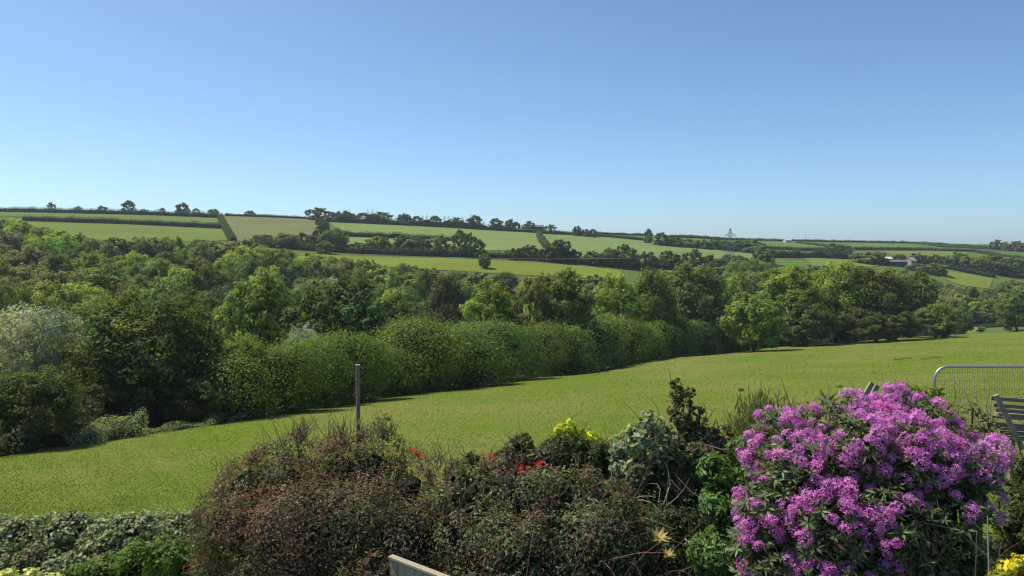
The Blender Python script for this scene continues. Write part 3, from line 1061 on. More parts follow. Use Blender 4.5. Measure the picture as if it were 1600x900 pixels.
def meadow_hedge(u0, u1, tops, color, label, total, depth=3.5, leaf=0.17, wide=1.0):
    """tops: list of (u, vtop) along the stretch"""
    blobs = []
    st = MB()
    base = G(u0, np.interp(u0, [e[0] for e in EDGE_PX], [e[1] for e in EDGE_PX]) + 2)
    u = u0 + 6
    while u < u1 + 4:
        v = np.interp(u, [e[0] for e in EDGE_PX], [e[1] for e in EDGE_PX])
        x, y = edge_hit(u, v)
        vt = np.interp(u, [t[0] for t in tops], [t[1] for t in tops])
        y2 = y + depth * 0.5
        z0 = H(x * y2 / y, y2)
        hh = at(u, vt, y2).z - z0
        r = random.choice([0.36, 0.5, 0.62, 0.75]) * random.uniform(0.85, 1.15) * hh * wide
        hh *= random.uniform(0.90, 1.05)
        # the bush: a broad body, a domed head and a skirt near the meadow
        for dx, dy, zf, kr, kd, kh in ((0, 0, 0.50, 1.15, 0.52, 0.50), (random.uniform(-.3, .3), 0.1, random.uniform(0.66, 0.76), 0.95, 0.42, 0.28), (random.uniform(-.4, .4), -0.02, 0.22, 1.1, 0.42, 0.26), (random.uniform(-.5, .5), -0.05, 0.55, 0.7, 0.46, 0.24)):
            yy = y2 + dy * depth
            xx = x * yy / y + dx * r
            blobs.append(((xx, yy, z0 + hh * zf), (r * kr, depth * kd, hh * kh * (1 if zf > 0.3 or True else 1))))
        for _ in range(8):
            blobs.append(((x * y2 / y + random.uniform(-1, 1) * r, y2 + random.uniform(-.3, .3) * depth, z0 + hh * random.uniform(0.45, 0.97)), (random.uniform(.35, .9), random.uniform(.4, .9), random.uniform(0.4, 1.0))))
        q = Vector((x * y2 / y + random.uniform(-.5, .5), y2 - depth * 0.35, H(x, y2 - depth * 0.35) - 0.2))
        st.tube([q, q + Vector((random.uniform(-.3, .3), 0.4, 1.3)), q + Vector((random.uniform(-.5, .5), 1.0, hh * 0.7))], [0.07, 0.055, 0.03], 5)
        u += r * 0.8 * F / y2
    o0 = base
    root = empty('meadow_hedge', o0)
    core(root, blobs, o0, 0.58)
    st.v = [q - o0 for q in st.v]
    st.build('stems', M_BARK, root)['kind'] = 'stuff'
    c_ = np.array(color)
    blob_foliage('foliage', blobs, leaf, total, color, root, o0, sub=30, direct=0.4, blobvar=0.17, shell=(0.5, 1.5), v=0.2, tints=[(c_ * np.array([0.9, 1, 1]), 5), (c_ * np.array([1.08, 1.12, 1.0]), 2.5), (c_ * 0.8, 2.5)])
    tag(root, label, 'hedge', 'stretches of the tall hedge along the meadow')
    return root


HC = (0.078, 0.118, 0.03)
meadow_hedge(352, 600, [(352, 560), (380, 540), (405, 528), (440, 532), (480, 522), (540, 520), (580, 530), (600, 552)], (0.143, 0.202, 0.041), 'flat-topped tall hedge stretch behind the wooden post', 56000, depth=4.5, leaf=0.21)
meadow_hedge(600, 690, [(600, 555), (612, 520), (635, 496), (665, 492), (690, 503)], (0.154, 0.209, 0.046), 'highest lumpy hedge stretch just right of the post', 26000, depth=6, leaf=0.24)
meadow_hedge(690, 850, [(690, 503), (720, 500), (790, 502), (830, 508), (850, 512)], (0.138, 0.190, 0.049), 'light green hedge stretch in front of the ash trees', 38000, depth=6, leaf=0.27)
meadow_hedge(850, 1003, [(850, 502), (880, 500), (920, 506), (950, 492), (985, 498), (1003, 520)], (0.130, 0.178, 0.043), 'lumpy hedge stretch ending in a dark rounded shoulder', 34000, depth=6.5, leaf=0.32)
meadow_hedge(1003, 1150, [(1003, 505), (1040, 500), (1100, 502), (1150, 498)], (0.138, 0.209, 0.038), 'neat level hedge stretch at the far end of the meadow', 30000, depth=6.5, leaf=0.36, wide=0.7)
# ==== PART 2
def E(u, d):
    """a point d metres beyond the meadow edge, on the ground"""
    v = np.interp(u, [e[0] for e in EDGE_PX], [e[1] for e in EDGE_PX])
    x, y = edge_hit(u, v)
    k = (y + d) / y
    return Vector((x * k, y + d, H(x * k, y + d)))


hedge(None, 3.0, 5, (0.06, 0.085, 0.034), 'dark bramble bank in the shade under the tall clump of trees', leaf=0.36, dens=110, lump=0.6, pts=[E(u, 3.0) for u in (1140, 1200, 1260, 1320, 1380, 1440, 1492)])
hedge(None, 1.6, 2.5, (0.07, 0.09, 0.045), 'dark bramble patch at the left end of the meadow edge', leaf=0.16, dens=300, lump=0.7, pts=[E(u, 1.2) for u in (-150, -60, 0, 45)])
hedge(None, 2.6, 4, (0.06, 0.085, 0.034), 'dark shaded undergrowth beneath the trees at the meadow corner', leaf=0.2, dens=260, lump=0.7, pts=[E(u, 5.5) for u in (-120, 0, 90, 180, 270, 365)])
hedge(None, 1.1, 2.6, (0.22, 0.265, 0.14), 'pale green nettle bank along the sunny meadow corner', leaf=0.15, dens=520, lump=0.55, name='nettle_bank', aspect=0.5, pts=[E(u, 0.4) for u in (92, 130, 170, 210)])
hedge(None, 0.6, 1.5, (0.20, 0.25, 0.12), 'thin pale strip of nettles tapering along the foot of the flat-topped hedge', leaf=0.14, dens=260, lump=0.8, name='nettle_strip', aspect=0.5, pts=[E(u, 0.1) for u in (212, 260, 310, 360, 420)])


for us_, lab in (((425, 480, 540, 600, 660), 'rough longer grass along the foot of the hedge behind the post'), ((662, 720, 790, 860, 930), 'rough longer grass along the foot of the lumpy hedge stretch'), ((935, 1000, 1060, 1120, 1190, 1260), 'rough longer grass along the foot of the far level hedge')):
    hedge(None, 0.38, 1.1, (0.15, 0.19, 0.055), lab, leaf=0.20, dens=190, lump=1.1, name='grass_verge', aspect=0.2, pts=[E(u, -0.1) for u in us_])


# ------------------------------------------------------------------ far buildings, pylon, poles
def gable(name, g, w, d, hw, hr, rz, wall, roof, label, doors=(), cat='building', win=()):
    root = empty(name, (g.x, g.y, g.z - 0.3), rz)
    hw += 0.3
    a, b = w / 2, d / 2
    MB().poly([(-a, -b, 0), (a, -b, 0), (a, b, 0), (-a, b, 0), (-a, -b, hw), (a, -b, hw), (a, b, hw), (-a, b, hw), (-a, 0, hw + hr), (a, 0, hw + hr)],
              [(0, 1, 5, 4), (1, 2, 6, 9, 5), (2, 3, 7, 6), (3, 0, 4, 8, 7), (4, 5, 9, 8), (6, 7, 8, 9)]).build('wall', wall, root)
    for sgn in (-1, 1):
        e = 0.35
        t = 0.14
        sl = hr / b
        y0, z0 = sgn * (b + e), hw - e * sl + 0.05
        y1, z1 = 0, hw + hr + 0.05
        MB().poly([(-a - e, y0, z0), (a + e, y0, z0), (a + e, y1, z1), (-a - e, y1, z1), (-a - e, y0, z0 + t), (a + e, y0, z0 + t), (a + e, y1, z1 + t), (-a - e, y1, z1 + t)],
                  [(0, 1, 2, 3), (4, 7, 6, 5), (0, 4, 5, 1), (1, 5, 6, 2), (2, 6, 7, 3), (3, 7, 4, 0)]).build('roof', roof, root)
    for (x, z, ww, hh) in doors:
        MB().box((x, -b - 0.03, z + 0.3), (ww, 0.08, hh)).build('door', M_DARK, root)
    for (x, z, ww, hh) in win:
        f = MB().box((x, -b - 0.02, z + 0.3), (ww + 0.2, 0.06, hh + 0.2)).build('window', M_TIN, root)
        MB().box((x, -b - 0.06, z + 0.3), (ww, 0.04, hh)).build('pane', M_DARK, f)
    tag(root, label, cat)
    return root


gable('farmhouse', G(1422, 414), 6.2, 6, 3.2, 2.2, 0.5, M_RENDER, noise_mat('red_roof', (0.30, 0.20, 0.17), (0.38, 0.27, 0.23), 1.0), 'small pinkish farmhouse among trees at the farm', doors=[(0, 1, 1, 2)], win=[(-2, 1.7, 0.9, 1.1), (2, 1.7, 0.9, 1.1)])
gable('farm_shed', G(1398, 415), 13, 9, 2.6, 1.2, 0.1, M_TIMBER, M_ROOF, 'long low dark farm shed beside the pinkish house', doors=[(-3, 1.2, 3, 2.3), (3, 1.2, 3, 2.3)])
gable('farm_shed', G(1384, 411), 7, 6, 3.0, 1.4, -0.2, M_TIMBER, M_TIN, 'small pale-roofed shed between polytunnel and long shed', doors=[(0, 1.2, 2, 2.3)])
gable('ridge_barn', G(832, 361), 19, 10, 3.4, 1.8, 0.05, M_TIMBER, M_ROOF, 'long dark barn on the skyline among thin trees', doors=[(-4, 1.5, 4, 3), (4, 1.5, 4, 3)])
gable('roadside_shed', G(782, 358), 8, 4, 1.6, 0.6, 0.0, noise_mat('reddish_wall', (0.35, 0.22, 0.18), (0.42, 0.28, 0.24), 1), M_ROOF, 'tiny reddish shed at the top of the pale crop field', doors=[(0, 0.9, 1.2, 1.6)])
gable('white_cottage', G(1230, 379), 7, 6, 2.6, 1.6, 0.2, M_TIN, M_TIN, 'tiny white building on the far skyline', doors=[(0, 1, 1, 2)])
# polytunnel
g = G(1374, 408)
root = empty('polytunnel', (g.x, g.y, g.z - 0.2), 0.35)
m = MB()
for i, x in enumerate((-4.5, -3, 0, 3, 4.5)):
    for k in range(9):
        t = math.pi * k / 8
        q = 0.82 if i in (0, 4) else 1
        m.v.append(Vector((x, 2.6 * q * math.cos(t), 3.0 * q * math.sin(t))))
for i in range(4):
    for k in range(8):
        m.f.append((i * 9 + k, i * 9 + k + 1, i * 9 + 10 + k, i * 9 + 9 + k))
m.f.append(tuple(range(9)))
m.f.append(tuple(36 + k for k in range(9))[::-1])
m.build('cover', M_TIN, root)
MB().box((-4.56, 0, 1.0), (0.08, 1.2, 2.0)).build('door', M_TIMBER, root)
tag(root, 'pale rounded polytunnel at the farm', 'polytunnel')

# pylon
PY = 400.0
pt = at(1141, 357, PY)
pz = H(pt.x, PY)
ph = pt.z - pz
root = empty('electricity_pylon', (pt.x, PY, pz), 0.25)
zs = [0, 3, 6, 9, 11.8, 14.2, 16.4, 18.4, 20.2, 22, 24, 26, ph]


def hw_at(z):
    return float(np.interp(z, [0, 12, 22, 25, ph], [2.6, 1.45, 0.85, 0.5, 0.12]))


for sx in (-1, 1):
    for sy in (-1, 1):
        MB().tube([(sx * hw_at(z), sy * hw_at(z), z) for z in zs], 0.075, 4).build('leg', M_PYLON, root)
br = MB()
for i in range(len(zs) - 1):
    a, b = zs[i], zs[i + 1]
    for sx, sy, tx, ty in ((-1, -1, 1, -1), (1, -1, 1, 1), (1, 1, -1, 1), (-1, 1, -1, -1)):
        br.tube([(sx * hw_at(a), sy * hw_at(a), a), (tx * hw_at(b), ty * hw_at(b), b)], 0.035, 4)
        br.tube([(tx * hw_at(a), ty * hw_at(a), a), (sx * hw_at(b), sy * hw_at(b), b)], 0.035, 4)
        br.tube([(sx * hw_at(b), sy * hw_at(b), b), (tx * hw_at(b), ty * hw_at(b), b)], 0.05, 4)
bo = br.build('bracing', M_PYLON, root)
ARMS = [(ph - 3.9, 3.4), (ph - 9.6, 4.6), (ph - 15.4, 5.2)]
tips = []
for z, ln in ARMS:
    for sx in (-1, 1):
        m = MB()
        tip = Vector((sx * ln, 0, z))
        for sy in (-1, 1):
            m.tube([(sx * hw_at(z), sy * hw_at(z), z), tip], 0.07, 4)
            m.tube([(sx * hw_at(z + 2), sy * hw_at(z + 2), z + 1.7), tip], 0.06, 4)
        for f in (0.35, 0.65):
            lo = Vector((sx * hw_at(z), 0, z)).lerp(tip, f)
            hi = Vector((sx * hw_at(z + 2), 0, z + 1.7)).lerp(tip, f)
            m.tube([lo, hi], 0.05, 4)
        arm = m.build('cross_arm', M_PYLON, root)
        im = MB()
        im.tube([tip, tip + Vector((0, 0, -0.5))], 0.03, 4)
        for k in range(10):
            im.tube([tip + Vector((0, 0, -0.5 - k * 0.25)), tip + Vector((0, 0, -0.62 - k * 0.25))], [0.16, 0.09], 8)
        im.tube([tip + Vector((0, 0, -3.0)), tip + Vector((0, 0, -3.2))], 0.06, 5)
        im.build('insulator', M_GLASSINS, root)
        tips.append(tip + Vector((0, 0, -3.15)))
tag(root, 'grey lattice electricity pylon rising out of the valley trees', 'pylon')
# conductors, hung from the arms and strung away to both sides
R_ = Matrix.Rotation(0.25, 3, 'Z')
lbl = ['upper', 'upper', 'middle', 'middle', 'lower', 'lower', 'earth']
for i, tp in enumerate(tips + [Vector((0, 0, ph))]):
    p0 = R_ @ tp + Vector((pt.x, PY, pz))
    for sd, dx, dy, dz in ((-1, -330, 190, 24), (1, 340, 170, 6)):
        p1 = p0 + Vector((dx, dy, dz))
        L_ = [p0.lerp(p1, t) - Vector((0, 0, 4 * 7.0 * t * (1 - t))) for t in np.linspace(0, 1, 25)]
        w = MB().tube([q - p0 for q in L_], 0.014, 4).build('power_cable', M_PYLON, None, p0)
        side = 'left' if sd < 0 else 'right'
        tag(w, ('thin top earth cable' if i == 6 else 'thin ' + lbl[i] + ' power cable on ' + ('the near' if i % 2 == 0 else 'the far') + ' arm') + ' running ' + side + ' from the pylon', 'cable', 'cables strung from the pylon')


def utility_pole(u, vb, vt, label, y=None):
    g = G(u, vb) if y is None else Vector((ray(u, vb)[0] * y, y, H(ray(u, vb)[0] * y, y)))
    t = at(u, vt, g.y)
    h = t.z - g.z
    root = empty('utility_pole', g, 0.2)
    MB().tube([(0, 0, -0.5), (0, 0, h)], [0.16, 0.11], 8).build('pole', M_POST, root)
    MB().box((0, 0.12, h - 0.4), (1.6, 0.1, 0.12)).build('crossbar', M_POST, root)
    tag(root, label, 'utility pole', 'wooden utility poles')
    return root, Vector((g.x, g.y, t.z - 0.3))


utility_pole(1258, 381, 366, 'thin utility pole on the far skyline right of the pylon')
utility_pole(1394, 387, 374, 'thin utility pole in the flat field under the skyline')
utility_pole(1321, 388, 376, 'thin utility pole beside the sloping hedge on the far ridge')
utility_pole(1473, 398, 386, 'thin utility pole in the field above the farm')
_, e0 = utility_pole(566, 410, 396, 'utility pole half hidden by wood at the end of the pale wire', 372)
_, e1 = utility_pole(1002, 425, 402, 'utility pole among trees left of the pylon holding the pale wire', 372)
L_ = [e0.lerp(e1, t) - Vector((0, 0, 4 * 1.3 * t * (1 - t))) for t in np.linspace(0, 1, 31)]
tag(MB().tube([q - e0 for q in L_], 0.06, 4).build('overhead_wire', M_PALETWIG, None, e0), 'pale overhead wire crossing in front of the round trees', 'wire')


# ------------------------------------------------------------------ sheep and trailer at the far end of the meadow
def skin_body(name, joints, edges, mat, parent=None, sub=1):
    me = bpy.data.meshes.new(name)
    me.from_pydata([j[0] for j in joints], edges, [])
    o = mesh_obj(name, me, mat, parent)
    sk = o.modifiers.new('skin', 'SKIN')
    sk.use_smooth_shade = True
    for d, j in zip(me.skin_vertices[0].data, joints):
        d.radius = j[1] if hasattr(j[1], '__len__') else (j[1], j[1])
    me.skin_vertices[0].data[0].use_root = True
    ss = o.modifiers.new('sub', 'SUBSURF')
    ss.levels = ss.render_levels = sub
    return o


def sheep(u, v, rz, label, graze=True):
    g = G(u, v)
    root = empty('sheep', (g.x, g.y, g.z + 0.03), rz)
    hz = (0.30 if graze else 0.88)
    J = [((0, 0, 0.62), (0.24, 0.27)), ((0.32, 0, 0.63), (0.22, 0.25)), ((-0.36, 0, 0.62), (0.21, 0.24)), ((0.52, 0, 0.66 if graze else 0.76), 0.13), ((0.70, 0, hz + 0.08), 0.09), ((0.84, 0, hz - 0.05), 0.055),
         ((0.34, 0.13, 0.36), 0.07), ((0.35, 0.13, 0.18), 0.04), ((0.34, 0.13, 0.02), 0.035), ((0.34, -0.13, 0.36), 0.07), ((0.35, -0.13, 0.18), 0.04), ((0.34, -0.13, 0.02), 0.035),
         ((-0.36, 0.13, 0.38), 0.09), ((-0.42, 0.13, 0.2), 0.045), ((-0.38, 0.13, 0.02), 0.035), ((-0.36, -0.13, 0.38), 0.09), ((-0.42, -0.13, 0.2), 0.045), ((-0.38, -0.13, 0.02), 0.035), ((-0.58, 0, 0.6), 0.05), ((-0.62, 0, 0.45), 0.035),
         ((0.70, 0.12, hz + 0.12), 0.03), ((0.70, -0.12, hz + 0.12), 0.03)]
    E = [(0, 1), (0, 2), (1, 3), (3, 4), (4, 5), (1, 6), (6, 7), (7, 8), (1, 9), (9, 10), (10, 11), (2, 12), (12, 13), (13, 14), (2, 15), (15, 16), (16, 17), (2, 18), (18, 19), (4, 20), (4, 21)]
    skin_body('body', J, E, M_WOOL, root)
    tag(root, label, 'sheep', 'sheep at the far end of the meadow')


sheep(1408, 525, 0.3, 'white sheep grazing in the shade, farthest left of the flock')
sheep(1431, 524.5, 2.6, 'white sheep beside the shaded edge of the tree clump, middle of three')
sheep(1444, 523.5, 0.1, 'white sheep standing with head up, third along the shaded edge', False)
sheep(1589, 517, 3.0, 'white sheep alone by the low hedge near the right edge')

g = G(1531, 518.5)
root = empty('farm_trailer', (g.x, g.y, g.z + 0.03), 0.1)
MB().poly([(-1.5, -0.9, 0.75), (1.5, -0.9, 0.75), (1.5, 0.9, 0.75), (-1.5, 0.9, 0.75), (-1.6, -1, 1.75), (1.6, -1, 1.75), (1.6, 1, 1.75), (-1.6, 1, 1.75), (-1.52, -0.92, 1.75), (1.52, -0.92, 1.75), (1.52, 0.92, 1.75), (-1.52, 0.92, 1.75),
           (-1.42, -0.82, 0.85), (1.42, -0.82, 0.85), (1.42, 0.82, 0.85), (-1.42, 0.82, 0.85)],
          [(3, 2, 1, 0), (0, 1, 5, 4), (1, 2, 6, 5), (2, 3, 7, 6), (3, 0, 4, 7), (4, 5, 9, 8), (5, 6, 10, 9), (6, 7, 11, 10), (7, 4, 8, 11), (8, 9, 13, 12), (9, 10, 14, 13), (10, 11, 15, 14), (11, 8, 12, 15), (12, 13, 14, 15)]).build('body', M_YELLOW, root)
MB().box((0, 0, 0.66), (3.0, 0.9, 0.14)).box((0, 0, 0.5), (0.16, 1.7, 0.16)).build('chassis', M_DARK, root)
MB().tube([(1.5, 0, 0.62), (2.5, 0, 0.55)], 0.06, 6).build('drawbar', M_DARK, root)
for sx in (-0.45, 0.45):
    for sy in (-0.95, 0.95):
        wv = MB().tube([(sx, sy - 0.12, 0.4), (sx, sy + 0.12, 0.4)], 0.4, 14).build('wheel', M_DARK, root)
        MB().tube([(sx, sy - 0.14, 0.4), (sx, sy + 0.14, 0.4)], 0.18, 10).build('rim', M_TIN, wv)
tag(root, 'small yellow farm trailer parked by the low hedge beyond the meadow', 'trailer')

# ------------------------------------------------------------------ meadow grass
N_ = 430000
gr = np.random.default_rng(5)
yv = 21 + (1 / (1 / 1.0 - gr.random(N_) * (1 - 1 / 9.5)) - 1) * 17.5
ub = gr.uniform(-60, 1660, N_)
xb = (ub - 800) / F * yv
ye = np.array([edge_y(u) for u in np.linspace(-100, 1700, 200)])
ok = yv < np.interp(ub, np.linspace(-100, 1700, 200), ye) - 0.3
xb, yv = xb[ok], yv[ok]
n = len(xb)
patch = np.sin(xb * 0.9 + 2 * np.sin(yv * 0.35)) * np.sin(yv * 0.6 + 1.7 * np.sin(xb * 0.4)) + 0.6 * np.sin(xb * 2.7 + yv * 1.9)
hgt = gr.uniform(0.012, 0.042, n) * (1 + 0.2 * patch) + 0.0003 * yv
hgt = np.maximum(hgt, 0.015)
hgt = np.where(gr.random(n) < 0.02, hgt * 1.9, hgt)
wdt = 0.012 + 0.0005 * yv
ang = gr.uniform(0, 6.28, n)
lean = gr.normal(0, 0.6, (n, 2)) * hgt[:, None]
z0 = ht(xb, yv) + 0.02
B0 = np.stack([xb - np.cos(ang) * wdt, yv - np.sin(ang) * wdt, z0], 1)
B1 = np.stack([xb + np.cos(ang) * wdt, yv + np.sin(ang) * wdt, z0], 1)
B2 = np.stack([xb + lean[:, 0], yv + lean[:, 1], z0 + hgt], 1)
V = np.stack([B0, B1, B2], 1).reshape(-1, 3)
T = np.arange(3 * n).reshape(-1, 3)
big = 0.5 + 0.5 * np.sin(xb * 0.13 + 1.5 * np.sin(yv * 0.07)) * np.sin(yv * 0.11 + xb * 0.05)
cA, cB = np.array([0.090, 0.142, 0.017]), np.array([0.136, 0.166, 0.028])
tint = cA + (cB - cA) * np.clip(big * 1.7 - 0.35 + gr.normal(0, 0.2, n), -0.2, 1.2)[:, None]
tint *= gr.uniform(0.88, 1.12, (n, 1)) * (1 + 0.05 * patch)[:, None]
dry = gr.random(n) < 0.05
tint[dry] = np.array([0.28, 0.26, 0.12])
og = mesh_obj('meadow_grass', raw_mesh('meadow_grass', V, T, np.repeat(tint, 3, 0)), M_BLADE)
tag(og, 'short green grass covering the meadow', 'grass', None, 'stuff')


def tuft(name, g, n, hgt, spread, color, label, group=None, cat='plant', w=0.012):
    a = rng.uniform(0, 6.28, n)
    r = spread * np.sqrt(rng.random(n))
    x, y = r * np.cos(a), r * np.sin(a)
    zz = ht(x + g.x, y + g.y) - g.z + 0.01
    hh = hgt * rng.uniform(0.5, 1.1, n)
    an = rng.uniform(0, 6.28, n)
    ln = rng.normal(0, 0.25, (n, 2)) * hh[:, None]
    b0 = np.stack([x - np.cos(an) * w, y - np.sin(an) * w, zz], 1)
    b1 = np.stack([x + np.cos(an) * w, y + np.sin(an) * w, zz], 1)
    b2 = np.stack([x + ln[:, 0], y + ln[:, 1], zz + hh], 1)
    o = mesh_obj(name, raw_mesh(name, np.stack([b0, b1, b2], 1).reshape(-1, 3), np.arange(3 * n).reshape(-1, 3), np.repeat(col_var(color, n, 0.3, 0.1), 3, 0)), M_BLADE, None, g)
    tag(o, label, cat, group)
    return o


for i, (u, v, h_, sp_) in enumerate([(1404, 563, 0.55, 0.7), (1418, 561, 0.4, 0.6), (1446, 562, 0.5, 0.7), (1462, 560, 0.45, 0.8), (1158, 612, 0.5, 0.25), (1312, 606, 0.35, 0.3)]):
    tuft('rush_clump', G(u, v), 110, h_ * 0.8, sp_, (0.085, 0.13, 0.03),
         ['dark rush clump first from left in the meadow row behind the wire panel', 'low rush clump second along the meadow row', 'dark rush clump third along the meadow row', 'wide rush clump last along the meadow row', 'thin dark thistle clump in the meadow above the feathery shrub', 'small dark clump in the meadow left of the leaning boards'][i], 'dark clumps in the meadow')
for i, u in enumerate([422, 441, 466, 484, 503, 541, 566, 612, 640, 668, 690, 742, 780, 812]):
    v = np.interp(u, [e[0] for e in EDGE_PX], [e[1] for e in EDGE_PX]) + 1.5
    g = G(u, v)
    n = 70
    p = rng.normal(0, 1, (n, 3)) * np.array([0.28, 0.2, 0.10]) + np.array([0, 0, 0.42])
    o = empty('wild_flower', g)
    st = MB()
    for k in range(0, n, 6):
        st.tube([(p[k, 0] * 0.3, p[k, 1] * 0.3, -0.03), tuple(p[k])], 0.012, 4)
    st.build('stems', M_TWIG, o)
    mesh_obj('leaves', leaf_mesh('leaves', p, unit(rng.normal(0, 0.4, (n, 3)) + np.array([0, 0, 1.0])), 0.16 * rng.uniform(0.6, 1.3, n), 0.5, col_var((0.24, 0.30, 0.15), n, 0.25)), M_LEAF, o)
    tag(o, ORD[i] + ' from left of the pale weeds at the foot of the meadow hedge', 'plant', 'pale weeds along the hedge foot')


# ------------------------------------------------------------------ garden shrubs
def px_blobs(L, y, squash=1.0, deep=1.0):
    out = []
    for b in L:
        u, v, r = b[:3]
        yy = y + (b[3] if len(b) > 3 else 0)
        rm = r / F * yy
        out.append((tuple(at(u, v, yy)), (rm, rm * deep, rm * squash)))
    return out


def twig_mesh(blobs, o0, n, ln, rad, up=0.7, mat=None, parent=None, name='twigs', facing=True, bend=0.35):
    m = MB()
    bc = np.array([b[0] for b in blobs])
    brr = np.array([b[1] for b in blobs])
    pw = brr.mean(1) ** 2
    k = 0
    tries = 0
    while k < n and tries < n * 12:
        tries += 1
        i = rng.choice(len(blobs), p=pw / pw.sum())
        d = rdir(1)[0]
        if d[1] > 0.35:
            continue
        p = bc[i] + d * brr[i] * rng.uniform(0.75, 1.0)
        q = np.linalg.norm((p - bc) / brr, axis=1)
        q[i] = 2
        if q.min() < 0.8:
            continue
        dd = unit(d * (1 - up) + np.array([0, 0, up]) + rng.normal(0, 0.45, 3))
        l = ln * rng.uniform(0.35, 1.2)
        sd = rng.normal(0, bend, 3) * l
        P = [p - d * 0.08, p + dd * l * 0.35 + sd * 0.15, p + dd * l * 0.7 + sd * 0.45, p + dd * l + sd]
        r0 = rad * rng.uniform(0.7, 1.3)
        m.tube([Vector(q_ - np.array(o0)) for q_ in P], [r0, r0 * 0.8, r0 * 0.55, r0 * 0.25], 4, cap=False)
        k += 1
    o = m.build(name, mat or M_TWIG, parent)
    o['kind'] = 'stuff'
    return o


def shrub(name, label, blobs, leaf, n, tints, aspect=0.5, mat=None, twigs=None, cat='shrub', corek=0.58, shell=(0.4, 1.15), v=0.3, sub=14, inner=0.06, updir=0.25, twig_kw={}, direct=0.25):
    bb = np.array([b[0] for b in blobs])
    x, y = float(bb[:, 0].mean()), float(bb[:, 1].mean())
    o0 = Vector((x, y, H(x, y)))
    root = empty(name, o0)
    # stems down to the ground
    m = MB()
    for c, r in blobs[:10]:
        c = Vector(c)
        q = Vector((x + (c.x - x) * 0.35 + random.uniform(-.05, .05), y + (c.y - y) * 0.35, 0))
        q.z = H(q.x, q.y) - 0.05
        m.tube([q - o0, q.lerp(c, 0.5) - o0 + Vector((0, 0, 0.1)), c - o0], [0.025, 0.02, 0.01], 5)
    m.build('stems', M_BARK, root)['kind'] = 'stuff'
    if corek:
        core(root, blobs, o0, corek)
    blob_foliage('foliage', blobs, leaf, n, None, root, o0, mat=mat, aspect=aspect, sub=sub, v=v, tints=tints, shell=shell, inner=inner, updir=updir, flat=1.0, direct=direct)
    if twigs:
        twig_mesh(blobs, o0, twigs[0], twigs[1], twigs[2], parent=root, mat=twigs[3] if len(twigs) > 3 else None, **twig_kw)
    tag(root, label, cat)
    return root, o0


# left bramble bank
L = [(u, 850 + 10 * math.sin(u * 0.05) + random.uniform(-6, 6) - max(0, (u - 150)) * 0.14, random.uniform(34, 48), random.uniform(-0.4, 0.4)) for u in range(-90, 320, 26)]
L += [(u, 900 + random.uniform(-8, 8), 50, -0.6) for u in range(-90, 320, 36)]
shrub('bramble_bank', 'pale shiny bramble bank below the meadow at bottom left', px_blobs(L, 11.0), 0.07, 52000, [((0.19, 0.235, 0.11), 3), ((0.30, 0.335, 0.21), 2.6), ((0.11, 0.155, 0.055), 2), ((0.20, 0.16, 0.09), 0.3)], 0.62, M_GLOSS, (120, 0.55, 0.006), corek=0.5, sub=20)
L = [(110, 915, 34), (160, 900, 34), (210, 886, 38), (262, 876, 40), (300, 890, 40), (240, 920, 50), (180, 940, 50)]
shrub('low_green_shrub', 'low bright green small-leaved shrub beside the big dark bush', px_blobs(L, 9.3), 0.055, 16000, [((0.09, 0.16, 0.03), 3), ((0.13, 0.20, 0.04), 2), ((0.06, 0.10, 0.025), 1)], 0.5, None, (50, 0.3, 0.004), sub=16)
L = [(8, 912, 22), (50, 905, 20), (78, 915, 22), (20, 935, 30)]
shrub('pale_yellow_shrub', 'pale yellow-leaved shrub tip at the bottom left corner', px_blobs(L, 8.3), 0.06, 2600, [((0.55, 0.52, 0.22), 3), ((0.42, 0.46, 0.15), 1)], 0.6, None, None, sub=14)

# big dark bush
DARKT = [((0.055, 0.066, 0.033), 3), ((0.11, 0.10, 0.055), 2.4), ((0.18, 0.095, 0.078), 4.2), ((0.28, 0.21, 0.17), 1.3), ((0.15, 0.158, 0.07), 2.2)]
L = [(345, 800, 44, .2), (330, 850, 40, .1), (390, 765, 58, .3), (420, 728, 42, .4), (440, 705, 24, .4), (455, 765, 62, .2), (400, 840, 80, -.1), (480, 850, 95, -.3), (470, 702, 25, .5), (463, 680, 13, .5), (530, 745, 60, .2), (520, 695, 24, .5), (545, 705, 30, .5),
     (588, 688, 34, .4), (597, 664, 18, .4), (570, 670, 16, .4), (612, 700, 26, .4), (585, 740, 55, .2), (560, 840, 95, -.3), (630, 765, 55, 0), (650, 740, 34, .2), (684, 785, 40, 0), (640, 850, 80, -.4), (700, 850, 60, -.3), (330, 915, 50, 0), (450, 930, 90, -.4), (590, 930, 90, -.5), (588, 884, 24, -1.75), (560, 905, 34, -1.75), (604, 905, 20, -1.8)]
DARKB = px_blobs(L, 8.0)
db, dbo = shrub('dark_bush', 'big dark brownish-green bush with reddish twigs around the wooden post', DARKB, 0.039, 120000, DARKT, 0.4, M_LEAF, (300, 0.34, 0.0042), direct=0.12, sub=30, shell=(0.3, 1.2), inner=0.03)

